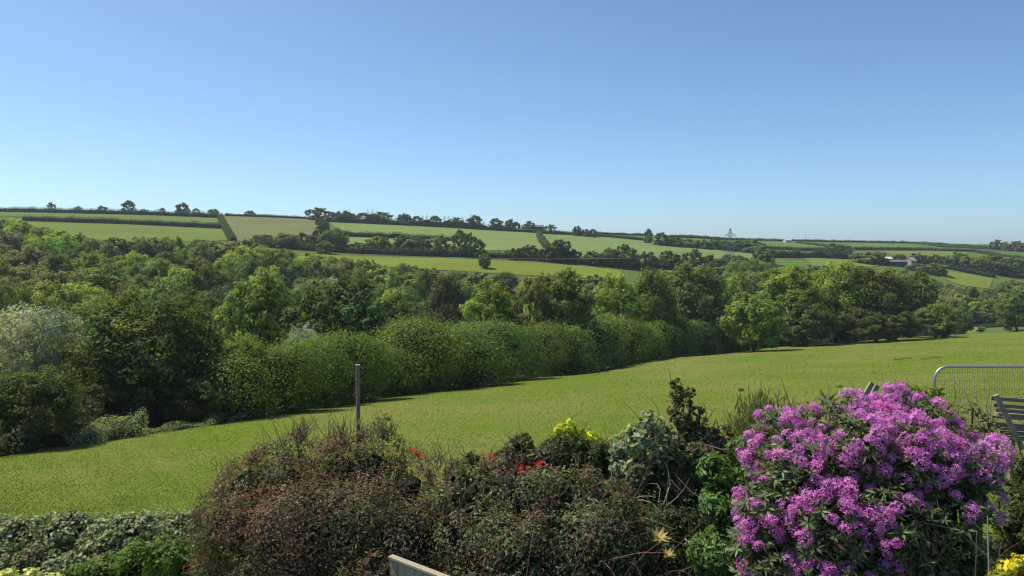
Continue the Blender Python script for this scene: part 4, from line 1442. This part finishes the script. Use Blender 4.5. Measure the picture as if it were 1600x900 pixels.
tu = MB()
for (u, v, n_, ln_) in ((468, 690, 40, 0.30), (478, 672, 26, 0.22), (440, 705, 24, 0.24), (522, 690, 36, 0.30), (540, 684, 30, 0.24), (598, 680, 40, 0.26), (575, 686, 30, 0.22), (410, 715, 26, 0.22), (640, 712, 26, 0.2), (684, 722, 30, 0.26), (360, 735, 20, 0.2)):
    p = at(u, v, 8.45)
    for _ in range(n_):
        q = p + Vector((random.gauss(0, .06), random.gauss(0, .08), random.uniform(-.1, .05)))
        e = Vector((random.gauss(0.05, .3), random.gauss(0, .2), random.uniform(.4, 1.0))) * ln_
        tu.tube([q - dbo, q + e * 0.5 + Vector((random.gauss(0, .03), 0, 0)) - dbo, q + e + Vector((random.gauss(0, .03), 0, 0)) - dbo], [0.004, 0.0035, 0.0015], 4, cap=False)
tu.build('upright_twigs', M_TWIG, db)['kind'] = 'stuff'
# tangled brown bush in the middle
L = [(730, 775, 50, .2), (780, 760, 48, .2), (745, 845, 66, -.1), (830, 790, 58, 0), (890, 780, 58, .1), (950, 800, 54, .1), (820, 870, 80, -.3), (910, 870, 85, -.3), (985, 850, 52, 0), (760, 930, 80, -.4), (880, 950, 90, -.5), (990, 930, 70, -.3)]
TANG = px_blobs(L, 7.4)
shrub('tangled_bush', 'tangled bush of grey-green leaves and bare brown twigs in the middle', TANG, 0.045, 52000, [((0.13, 0.16, 0.08), 3.4), ((0.16, 0.10, 0.08), 2.4), ((0.06, 0.07, 0.035), 2), ((0.22, 0.245, 0.13), 1.8)], 0.45, M_LEAF, (330, 0.34, 0.004), direct=0.12, sub=28, shell=(0.3, 1.2), inner=0.03, twig_kw=dict(up=0.35, bend=0.6))

# red-tipped shrub
L = [(722, 745, 30, 0), (735, 722, 16, 0), (775, 735, 30, 0), (810, 705, 26, .1), (800, 735, 36, 0), (845, 735, 36, 0), (820, 690, 14, .1)]
RB = px_blobs(L, 8.5)
rs, ro = shrub('red_tipped_shrub', 'dark shrub with scarlet new leaves behind the tangled bush', RB, 0.055, 9000, [((0.055, 0.07, 0.03), 3), ((0.12, 0.045, 0.04), 2), ((0.09, 0.10, 0.045), 2)], 0.38, M_GLOSS, (50, 0.22, 0.005), sub=16)


def star_mesh(name, n, ln, asp, col, up=0.6, cup=0.3):
    a = np.arange(n) * 2.4
    el = rng.uniform(0.0, 1.0, n) * up
    d = np.stack([np.cos(a) * np.cos(el), np.sin(a) * np.cos(el), np.sin(el) + cup], 1)
    d = unit(d)
    nr = unit(np.stack([-d[:, 0] * d[:, 2], -d[:, 1] * d[:, 2], 1 - d[:, 2] ** 2 + 0.05], 1))
    return leaf_mesh(name, d * ln * 0.5, nr, ln * rng.uniform(0.75, 1.1, n), asp, col_var(col, n, 0.2, 0.06), direc=d)


RED = [star_mesh('red_leaf_tuft', 8, 0.075, 0.42, (0.55, 0.045, 0.03)) for _ in range(3)]
for me in RED:
    me.materials.append(M_PETAL)
for i, (u, v) in enumerate([(646, 707), (653, 715), (758, 713), (767, 718), (745, 757), (809, 734), (825, 733), (838, 728), (843, 724), (852, 738), (830, 745), (865, 748), (815, 742), (847, 731)]):
    o = mesh_obj('red_leaf_tuft', RED[i % 3], None, rs)
    o.location = at(u, v, 7.75 if u < 700 else 8.05) - ro
    o.rotation_euler = (random.uniform(-.5, .5), random.uniform(-.5, .5), random.uniform(0, 6))
    o.scale = [random.uniform(0.55, 1.0)] * 3

# golden shrub
L = [(868, 715, 32, 0), (890, 700, 30, 0), (930, 722, 34, 0), (905, 728, 40, 0)]
shrub('green_shrub', 'dark green shrub below the golden shoots', px_blobs(L, 8.7), 0.045, 9000, [((0.05, 0.08, 0.025), 3), ((0.09, 0.13, 0.04), 2)], 0.5, M_GLOSS, (20, 0.2, 0.004), sub=16)
L = [(876, 676, 14, 0), (890, 668, 11, 0), (903, 682, 15, 0), (925, 692, 17, 0), (945, 700, 13, 0), (915, 684, 10, 0), (885, 690, 15, 0)]
shrub('golden_shrub', 'golden-yellow leafy shoots standing up against the meadow', px_blobs(L, 8.8), 0.05, 2400, [((0.52, 0.54, 0.035), 3), ((0.32, 0.42, 0.05), 2)], 0.5, M_LEAF, (16, 0.18, 0.004), sub=12, corek=0)

# grey-green rose
L = [(1000, 690, 32, 0), (972, 712, 24, 0), (1020, 668, 22, 0), (1032, 705, 34, 0), (985, 740, 38, 0), (1010, 654, 12, 0), (962, 690, 10, 0)]
shrub('rose_bush', 'grey-green rose bush with open leafy sprays', px_blobs(L, 8.5), 0.075, 3600, [((0.31, 0.37, 0.23), 3), ((0.19, 0.25, 0.12), 2), ((0.33, 0.29, 0.18), 0.9)], 0.6, M_LEAF, (46, 0.4, 0.005), sub=10, corek=0.3, shell=(0.3, 1.35))

# ivy-covered stump
L = [(1056, 600, 10), (1060, 616, 13), (1056, 636, 14), (1062, 655, 15), (1054, 675, 18), (1078, 612, 8), (1077, 634, 9), (1080, 655, 11), (1072, 680, 20), (1094, 640, 7), (1097, 665, 12), (1095, 700, 36), (1070, 725, 44), (1120, 705, 30), (1045, 762, 50), (1100, 755, 48), (1128, 680, 18), (1132, 730, 26)]
shrub('ivy_stump', 'upright ivy-clad stump with two leafy spires above the meadow line', px_blobs(L, 8.6), 0.06, 17000, [((0.075, 0.10, 0.04), 4), ((0.12, 0.15, 0.06), 2), ((0.36, 0.28, 0.18), 1.6), ((0.19, 0.13, 0.08), 2)], 0.66, M_GLOSS, (70, 0.28, 0.005), sub=14, shell=(0.4, 1.2))

# ferny leaves, the hollow's deep shade painted into their dark tints
L = [(965, 790, 46, .2), (1015, 815, 56, .2), (1060, 850, 62, 0), (1000, 880, 60, 0), (1095, 800, 46, .3), (1080, 905, 60, -.2), (1010, 940, 70, -.2)]
shrub('shade_tinted_shrub', 'ferny shrub with the hollow shade painted into its dark leaves, left of the rhododendron', px_blobs(L, 7.9), 0.05, 13000, [((0.04, 0.06, 0.02), 3), ((0.10, 0.15, 0.07), 2), ((0.08, 0.06, 0.04), 1)], 0.4, M_LEAF, (90, 0.4, 0.005, M_PALETWIG), sub=14, twig_kw=dict(up=0.3, bend=0.5))
L = [(1120, 735, 30, .2), (1150, 700, 18, .3), (1168, 760, 36, .1), (1128, 790, 38, .1), (1160, 830, 44, 0), (1120, 870, 46, 0), (1188, 725, 26, .3), (1195, 870, 44, 0), (1150, 925, 60, 0)]
shrub('laurel_shrub', 'fresh green narrow-leaved shrub between ivy stump and rhododendron', px_blobs(L, 7.2), 0.085, 8500, [((0.09, 0.17, 0.04), 3), ((0.13, 0.22, 0.06), 2), ((0.05, 0.09, 0.025), 2)], 0.34, M_GLOSS, (40, 0.3, 0.006), sub=12, shell=(0.4, 1.25))
st5 = star_mesh('flower', 14, 0.13, 0.3, (0.70, 0.62, 0.22), up=1.0, cup=0.4)
st5.materials.append(M_PETAL)
for u, v, s_, lab in ((1028, 842, 1.0, 'pale yellow azalea flower in the shaded hollow'), (1042, 868, 0.7, 'smaller yellow azalea flower below the pale one')):
    o = empty('azalea_flower', at(u, v, 7.1))
    f = mesh_obj('petals', st5, None, o)
    f.scale = (s_, s_, s_)
    f.rotation_euler = (0.7, 0.2, 0.3)
    MB().tube([(0, 0, 0), (0.03, 0.2, -0.35)], [0.006, 0.01], 5).build('stalk', M_TWIG, o)
    tag(o, lab, 'flower')

# feathery broom behind
NBR = 5200
bx = np.concatenate([rng.normal(1185, 26, NBR // 2), rng.normal(1235, 34, NBR // 2)])
base_v = 700
root = empty('broom_shrub', Vector((at(1205, 690, 10).x, 10, H(at(1205, 690, 10).x, 10))))
o0 = np.array(root.location)
yb = 10 + rng.normal(0, 0.25, NBR)
xb = (bx - 800) / F * yb
tz = at(1200, 608, 10).z - np.abs(bx - 1195) / F * 10 * 0.55 + rng.normal(-0.12, 0.14, NBR)
zb = tz - rng.uniform(0.1, 0.9, NBR)
d = unit(np.stack([(bx - 1200) / 160 + rng.normal(0, 0.35, NBR), rng.normal(0, 0.35, NBR), np.ones(NBR)], 1))
nr = unit(rng.normal(0, 1, (NBR, 3)))
nr = unit(nr - d * np.sum(nr * d, 1, keepdims=True))
ob = mesh_obj('foliage', leaf_mesh('broom_foliage', np.stack([xb, yb, zb], 1) - o0, nr, rng.uniform(0.10, 0.22, NBR), 0.09, col_var((0.14, 0.15, 0.055), NBR, 0.35, 0.12), direc=d), M_LEAF, root)
m = MB()
for k in range(60):
    j = rng.integers(NBR)
    p1 = np.array([xb[j], yb[j], tz[j]]) - o0
    p0 = np.array([p1[0] * 0.3, p1[1] * 0.3, 0])
    m.tube([p0, p0 * 0.4 + p1 * 0.6 + np.array([0, 0, 0.1]), p1], [0.012, 0.008, 0.003], 4, cap=False)
m.build('stems', M_TWIG, root)['kind'] = 'stuff'
tag(root, 'olive feathery broom behind the left shoulder of the rhododendron', 'shrub')

L = [(1395, 618, 16), (1412, 604, 9), (1425, 620, 18), (1450, 618, 16), (1468, 612, 9), (1440, 640, 22), (1405, 642, 24)]
shrub('privet_shrub', 'yellow-green privet tips showing above the rhododendron', px_blobs(L, 8.8), 0.045, 3400, [((0.19, 0.24, 0.05), 3), ((0.28, 0.33, 0.06), 1.4), ((0.10, 0.14, 0.04), 1)], 0.45, M_LEAF, (26, 0.22, 0.004), sub=12, corek=0.3)
L = [(1500, 668, 20), (1520, 640, 12), (1545, 660, 16), (1535, 690, 26), (1480, 640, 12)]
shrub('weedy_shrub', 'thin weedy shrub with curling stems between rhododendron and bench', px_blobs(L, 8.0), 0.04, 1500, [((0.14, 0.13, 0.06), 2), ((0.10, 0.13, 0.05), 2)], 0.4, M_LEAF, (46, 0.38, 0.004), sub=10, corek=0.0, shell=(0.3, 1.4))
L = [(1600, 730, 24, .2), (1590, 770, 24, .2), (1610, 800, 34, 0), (1580, 820, 26, 0), (1600, 850, 34, 0), (1560, 860, 24, .1), (1540, 900, 34, 0), (1640, 760, 40, 0)]
shrub('weed_patch', 'green upright weeds at the right edge beside the rhododendron', px_blobs(L, 6.9), 0.06, 6500, [((0.11, 0.15, 0.05), 3), ((0.07, 0.10, 0.03), 2), ((0.16, 0.18, 0.07), 1)], 0.3, M_LEAF, (60, 0.35, 0.004), sub=12, updir=0.0)
L = [(1575, 895, 22), (1600, 885, 20), (1560, 912, 24), (1600, 915, 34), (1635, 900, 30)]
shrub('golden_leaf_shrub', 'bright golden-leaved shrub at the bottom right corner', px_blobs(L, 5.6), 0.05, 3000, [((0.62, 0.52, 0.03), 3), ((0.36, 0.40, 0.05), 2)], 0.55, M_LEAF, (16, 0.15, 0.003), sub=12)


# ------------------------------------------------------------------ rhododendron
def truss_mesh(seed):
    r = np.random.default_rng(seed)
    parts = []
    nf = 17
    i = np.arange(nf) + 0.5
    ph = np.arccos(1 - 1.25 * i / nf)
    th = math.pi * (1 + 5 ** 0.5) * i
    for a, p in zip(th, ph):
        ax = np.array([math.cos(a) * math.sin(p), math.sin(a) * math.sin(p), math.cos(p)]) + r.normal(0, 0.12, 3)
        ax = ax / np.linalg.norm(ax)
        c = ax * np.array([1.15, 1.15, 0.9]) * r.uniform(0.028, 0.066)
        t1 = np.cross(ax, [0.3, 0.2, 0.9])
        t1 /= np.linalg.norm(t1)
        t2 = np.cross(ax, t1)
        R = r.uniform(0.024, 0.036)
        V, T, Cc = [c], [], []
        col = np.array([0.72, 0.28, 0.62]) * r.uniform(0.85, 1.2) * (1 + r.normal(0, 0.05, 3))
        Cc.append(col * np.array([0.75, 0.6, 0.8]))
        off = r.uniform(0, 6)
        for k in range(5):
            b = off + k * 2 * math.pi / 5
            for da, rr, lift in ((-0.4, 0.66, 0.35), (0, 1.2, 0.42), (0.4, 0.66, 0.35)):
                q = c + (t1 * math.cos(b + da) + t2 * math.sin(b + da)) * R * rr + ax * R * (lift + r.normal(0, 0.12))
                V.append(q)
                Cc.append(np.clip(col * r.uniform(0.82, 1.2), 0, 0.9))
            n0 = 1 + k * 3
            T += [(0, n0, n0 + 1), (0, n0 + 1, n0 + 2)]
        parts.append((np.array(V), np.array(T), np.array(Cc)))
    v, t, c = join_arrays(parts)
    me = raw_mesh('flower_cluster', v, t, c)
    me.materials.append(M_PETAL)
    return me


def whorl_mesh(seed):
    r = np.random.default_rng(seed)
    n = 10
    a = np.arange(n) * 2.39996 + r.uniform(0, 6)
    el = r.uniform(-0.35, 0.75, n)
    d = np.stack([np.cos(a) * np.cos(el), np.sin(a) * np.cos(el), np.sin(el)], 1)
    nr = unit(np.stack([-d[:, 0] * d[:, 2], -d[:, 1] * d[:, 2], 1 - d[:, 2] ** 2 + 0.02], 1) + r.normal(0, 0.15, (n, 3)))
    col = np.array([0.10, 0.125, 0.055]) * r.uniform(0.6, 1.5, (n, 1))
    ln = r.uniform(0.085, 0.13, n)
    me = leaf_mesh('leaf_whorl', d * (ln * 0.55)[:, None], nr, ln, 0.3, col, direc=d)
    me.materials.append(M_GLOSS)
    return me


RY = 6.1
L = [(1225, 684, 40, .35), (1200, 705, 40, .3), (1275, 672, 40, .4), (1335, 668, 36, .5), (1385, 655, 36, .5), (1425, 664, 36, .5), (1462, 680, 38, .4), (1250, 740, 62, .1), (1330, 720, 72, .2), (1415, 725, 74, .2), (1490, 735, 55, .2),
     (1530, 726, 32, .3), (1556, 706, 20, .3), (1205, 800, 55, 0), (1200, 870, 55, -.1), (1285, 820, 78, -.1), (1370, 830, 85, -.1), (1455, 810, 70, 0), (1515, 780, 45, .1), (1290, 910, 80, -.2), (1400, 930, 90, -.2), (1490, 900, 70, 0), (1178, 712, 18, .3), (1204, 655, 17, .35), (1300, 640, 18, .4), (1332, 626, 12, .5), (1400, 622, 18, .5), (1448, 638, 18, .45), (1500, 682, 20, .3), (1170, 790, 20, .1), (1160, 850, 22, 0)]
RBL = px_blobs(L, RY)
rh, r0 = shrub('rhododendron', 'large rhododendron covered in mauve-purple flower clusters', RBL, 0.08, 22000, [((0.07, 0.09, 0.038), 4), ((0.11, 0.135, 0.06), 2), ((0.16, 0.115, 0.08), 1.4)], 0.28, M_GLOSS, (60, 0.2, 0.006), sub=18, corek=0.62, cat='shrub')
TR = [truss_mesh(100 + k) for k in range(6)]
WH = [whorl_mesh(200 + k) for k in range(6)]
bc = np.array([b[0] for b in RBL])
brr = np.array([b[1] for b in RBL])
pw = brr.mean(1) ** 2
pw /= pw.sum()
rr_ = np.random.default_rng(42)
placed, nf, nw = [], 0, 0
camv = np.zeros(3)
for _ in range(60000):
    i = rr_.choice(len(bc), p=pw)
    d = rr_.normal(size=3)
    d /= np.linalg.norm(d)
    p = bc[i] + d * brr[i] * rr_.uniform(0.92, 1.1)
    q = np.linalg.norm((p - bc) / brr, axis=1)
    q[i] = 2
    if q.min() < 0.93:
        continue
    tc = -p / np.linalg.norm(p)
    if d @ tc < -0.15 and d[2] < 0.25:
        continue
    if p[2] < r0.z + 0.35:
        continue
    u, v = proj(p)
    if v > 920 or (d @ tc < 0.0 and v > 720):
        continue
    # where the photo shows bare dark leaves: the lower right hollow and a few gaps
    gapf = 0.44 + 0.24 * math.sin(u * 0.041 + 2 * math.sin(v * 0.032)) + 0.16 * math.sin(v * 0.055 + 1.0)
    if u > 1405 and v > 770 and v < 1000:
        gapf -= 0.75 * min(1, (v - 770) / 40) * (0.4 if u > 1500 and v < 810 else 1)
    if v > 800:
        gapf -= 0.12
    if 1215 < u < 1300 and 770 < v < 840:
        gapf -= 0.35
    isf = rr_.random() < gapf
    mind = 0.074 if isf else 0.06
    if any((p[0] - a[0]) ** 2 + (p[1] - a[1]) ** 2 + (p[2] - a[2]) ** 2 < mind * mind for a in placed):
        continue
    if isf and nf >= 300 or (not isf and nw >= 290):
        continue
    placed.append(p)
    dirv = Vector(d * 0.6 + np.array([0, -0.15, 0.6]) + rr_.normal(0, 0.2, 3)).normalized()
    rot = dirv.to_track_quat('Z', 'Y').to_euler()
    if isf:
        o = mesh_obj('flower_cluster', TR[nf % 6], None, rh, Vector(p) - r0)
        k = rr_.uniform(0.8, 1.15)
        o.color = (k * rr_.uniform(0.92, 1.05), k * rr_.uniform(0.85, 1.15), k, 1)
        s_ = rr_.uniform(0.5, 0.95)
        nf += 1
    else:
        o = mesh_obj('leaf_whorl', WH[nw % 6], None, rh, Vector(p) - r0)
        k = rr_.uniform(0.75, 1.5)
        o.color = (k, k, k, 1)
        s_ = rr_.uniform(0.5, 0.85)
        nw += 1
    o.scale = (s_, s_, s_)
    o.rotation_euler = rot
print('flowers', nf, 'whorls', nw)

# dead pale stems lower right of the rhododendron
for i, P in enumerate([[(1555, 882, 5.7), (1520, 850, 5.75), (1470, 812, 5.8), (1464, 780, 5.8)], [(1548, 876, 5.7), (1505, 830, 5.7), (1470, 822, 5.75), (1420, 812, 5.75)], [(1562, 858, 5.7), (1540, 835, 5.75), (1505, 800, 5.8)], [(1524, 900, 5.7), (1526, 830, 5.7)], [(1545, 890, 5.6), (1543, 806, 5.65)], [(1425, 905, 5.6), (1420, 855, 5.65)]]):
    P = [at(*q) for q in P]
    g = Vector((P[0].x + 0.03, P[0].y, H(P[0].x, P[0].y) - 0.05))
    pts = [g] + P
    o = MB().tube([q - g for q in pts], [0.006] + [0.0045 - 0.0008 * k for k in range(len(P))], 5).build('dead_stem', M_PALETWIG, None, g)
    tag(o, ['long forked pale dead stem leaning over the dark hollow', 'pale dead stem bending left under the purple flowers', 'thin dead stem slanting down to the golden shrub', 'short straight dead stalk below the rhododendron', 'upright dead stalk beside the weeds', 'lone thin dead stalk under the flowers'][i], 'stem', 'dead stems by the rhododendron')

# ------------------------------------------------------------------ wooden post
pb = at(560, 676, 8.5)
ptop = at(561, 571, 8.5)
gz = H(pb.x, 8.5)
root = empty('wooden_post', (pb.x, 8.5, gz), 0.3)
hp = ptop.z - gz
MB().poly([(x * k, y * k, z) for z, k in ((-0.3, 1), (hp * 0.5, 0.97), (hp - 0.02, 0.95)) for x, y in ((-0.023, -0.023), (0.023, -0.023), (0.023, 0.023), (-0.023, 0.023))],
          [(0, 1, 5, 4), (1, 2, 6, 5), (2, 3, 7, 6), (3, 0, 4, 7), (4, 5, 9, 8), (5, 6, 10, 9), (6, 7, 11, 10), (7, 4, 8, 11), (8, 9, 10, 11), (3, 2, 1, 0)]).build('shaft', M_POST, root, bevel=0.004)
MB().box((0, 0, hp), (0.054, 0.054, 0.02)).build('cap', M_WOOD, root, bevel=0.003)
MB().tube([(0.0, -0.02, hp - 0.16), (0.0, -0.045, hp - 0.16)], 0.006, 6).build('screw_eye', M_STEEL, root)
tag(root, 'thin brown wooden post rising from the dark bush', 'post')

# ------------------------------------------------------------------ fence panel at the bottom
A = at(610, 866, 6.3)
bq = ray(702, 901)
yB = A.z / bq[1]
B = Vector((bq[0] * yB, yB, A.z))
dr = (B - A).normalized()
A2 = A
Lf = 1.83
root = empty('garden_fence', (A2.x, A2.y, H(A2.x, A2.y)), math.atan2(dr.y, dr.x))
top = A.z - root.location.z
MB().box((Lf / 2, 0, top - 0.02), (Lf, 0.06, 0.024)).build('cap_rail', M_WOOD, root, bevel=0.004)
for k in range(18):
    MB().box((0.05 + k * 0.101, random.uniform(-0.003, 0.003), (top - 0.04) / 2 + 0.03), (0.094, 0.018, top - 0.06), Matrix.Rotation(random.uniform(-0.004, 0.004), 3, 'Y')).build('board', M_WOOD, root)
for z in (0.35, top - 0.30):
    MB().box((Lf / 2, 0.032, z), (Lf, 0.038, 0.07)).build('rail', M_WOOD, root)
for x in (Lf + 0.05,):
    MB().box((x, 0.0, (top - 0.12) / 2 - 0.1), (0.09, 0.09, top)).build('post', M_WOOD, root, bevel=0.005)
tag(root, 'weathered grey board fence with sloping view of its cap rail at the bottom edge', 'fence')

# ------------------------------------------------------------------ steel mesh fence panel
HY = 12.0
c0 = at(1461, 573, HY)
gz = min(H(c0.x, HY), c0.z - 2.0)
root = empty('mesh_fence_panel', (c0.x, HY, H(c0.x, HY)), -0.02)
ht_ = c0.z - root.location.z
W_ = 3.45
R = 0.20
pts = [(0, 0, ht_ - 2.0), (0, 0, ht_ - R)]
pts += [(R - R * math.cos(t), 0, ht_ - R + R * math.sin(t)) for t in np.linspace(0.15, math.pi / 2, 8)]
pts += [(W_ - R + R * math.sin(t), 0, ht_ - R + R * math.cos(t)) for t in np.linspace(0, math.pi / 2 - 0.15, 8)]
pts += [(W_, 0, ht_ - R), (W_, 0, ht_ - 2.0)]
MB().tube(pts, 0.021, 10).build('frame', M_STEEL, root, smooth=True)
MB().tube([(0, 0, ht_ - 1.85), (W_, 0, ht_ - 1.85)], 0.018, 8).build('bottom_rail', M_STEEL, root)
wm = MB()
for k in range(1, 86):
    x = W_ * k / 86
    tz_ = ht_ if R < x < W_ - R else ht_ - R + math.sqrt(max(0, R * R - (R - min(x, W_ - x)) ** 2))
    wm.tube([(x, 0, ht_ - 1.85), (x, 0, tz_)], 0.0027, 3, cap=False)
for k in range(1, 14):
    z = ht_ - 1.85 + k * 0.135
    wm.tube([(0, 0, z), (W_, 0, z)], 0.0027, 3, cap=False)
wm.build('wire_mesh', M_PYLON, root)['kind'] = 'stuff'
for x in (0.0, W_):
    MB().box((x, 0, max(0.06, ht_ - 2.0)), (0.22, 0.6, 0.13)).build('foot_block', M_TARMAC, root, bevel=0.015)
if ht_ > 2.1:
    for x in (0.0, W_):
        MB().box((x, 0.05, (ht_ - 2.0) / 2 - 0.15), (0.3, 0.5, ht_ - 2.0 + 0.2)).build('base_block', M_TARMAC, root)
tag(root, 'galvanised steel mesh fence panel with rounded corner beside the meadow', 'fence panel')

# ------------------------------------------------------------------ garden bench and leaning boards
BY = 8.3


def board(a, b, w, t, name, mat, parent, o0, roll=0.0):
    a, b = Vector(a), Vector(b)
    d = b - a
    q = d.to_track_quat('X', 'Z').to_matrix() @ Matrix.Rotation(roll, 3, 'X')
    m = MB().box(Vector((0, 0, 0)), (d.length, t, w), q)
    return m.build(name, mat, parent, (a + b) / 2 - Vector(o0), bevel=0.004)


s0, s1 = at(1556, 617, BY), at(1598, 702, BY - 0.1)
g = Vector((s1.x + 0.7, BY + 0.2, H(s1.x, BY)))
root = empty('garden_bench', g)
board(s0, s1, 0.05, 0.045, 'stile', M_WOOD, root, g)
s0b, s1b = s0 + Vector((1.3, 0.1, 0)), s1 + Vector((1.3, 0.1, 0))
board(s0b, s1b, 0.05, 0.045, 'stile', M_WOOD, root, g)
for (u, v, w) in ((1548, 622, 0.045), (1552, 633, 0.04), (1556, 641, 0.04)):
    a = at(u, v, BY + 0.06)
    board(a, a + Vector((1.6, 0.06, -0.13)), w, 0.02, 'back_slat', M_SLAT, root, g)
for k, (u, v) in enumerate(((1556, 646), (1546, 650), (1538, 662), (1560, 668), (1566, 676), (1572, 684))):
    a = at(u, v, BY + 0.12 - 0.02 * k)
    board(a, a + Vector((1.7, 0.0, -0.12)), 0.03, 0.085, 'seat_slat', M_SLAT, root, g, 0.0)
for dx in (0.15, 1.45):
    for dy in (-0.15, 0.3):
        a = Vector((s1.x + dx, BY + dy, s1.z + 0.1))
        board(a, Vector((a.x, a.y, H(a.x, a.y) - 0.02)), 0.05, 0.05, 'leg', M_SLAT, root, g)
tag(root, 'weathered slatted garden bench cut by the right edge of view', 'bench')

for i, (u0, v0, u1, v1) in enumerate(((1363, 598, 1347, 626), (1371, 602, 1356, 629))):
    a = at(u0, v0, 7.9 + 0.05 * i)
    d = at(u1, v1, 7.9 + 0.05 * i) - a
    gz = H(a.x, 7.9)
    b = a + d * ((gz - a.z) / d.z)
    g = b.copy()
    q = (b - a).to_track_quat('X', 'Y').to_matrix()
    o = MB().box((0, 0, 0), ((b - a).length, 0.055, 0.03), q).build('leaning_board', M_WOOD, None, (a + b) / 2, bevel=0.004)
    tag(o, ['longer grey board leaning out above the purple rhododendron', 'second grey board leaning just right of the longer one'][i], 'board', 'leaning boards behind the rhododendron')

# ------------------------------------------------------------------ thin summer haze
hm = bpy.data.materials.new('haze')
hm.use_nodes = True
hm.cycles.homogeneous_volume = True
hn = hm.node_tree
hn.nodes.remove(hn.nodes['Principled BSDF'])
pv = hn.nodes.new('ShaderNodeVolumePrincipled')
pv.inputs['Color'].default_value = (0.72, 0.84, 1.0, 1)
pv.inputs['Density'].default_value = 0.00012
pv.inputs['Anisotropy'].default_value = 0.2
hn.links.new(pv.outputs[0], hn.nodes['Material Output'].inputs['Volume'])
hz = MB().box((0, 4250, 7.0), (10400, 9900, 116)).build('haze', hm)
tag(hz, 'thin pale haze over the far hillside', 'haze', None, 'stuff')
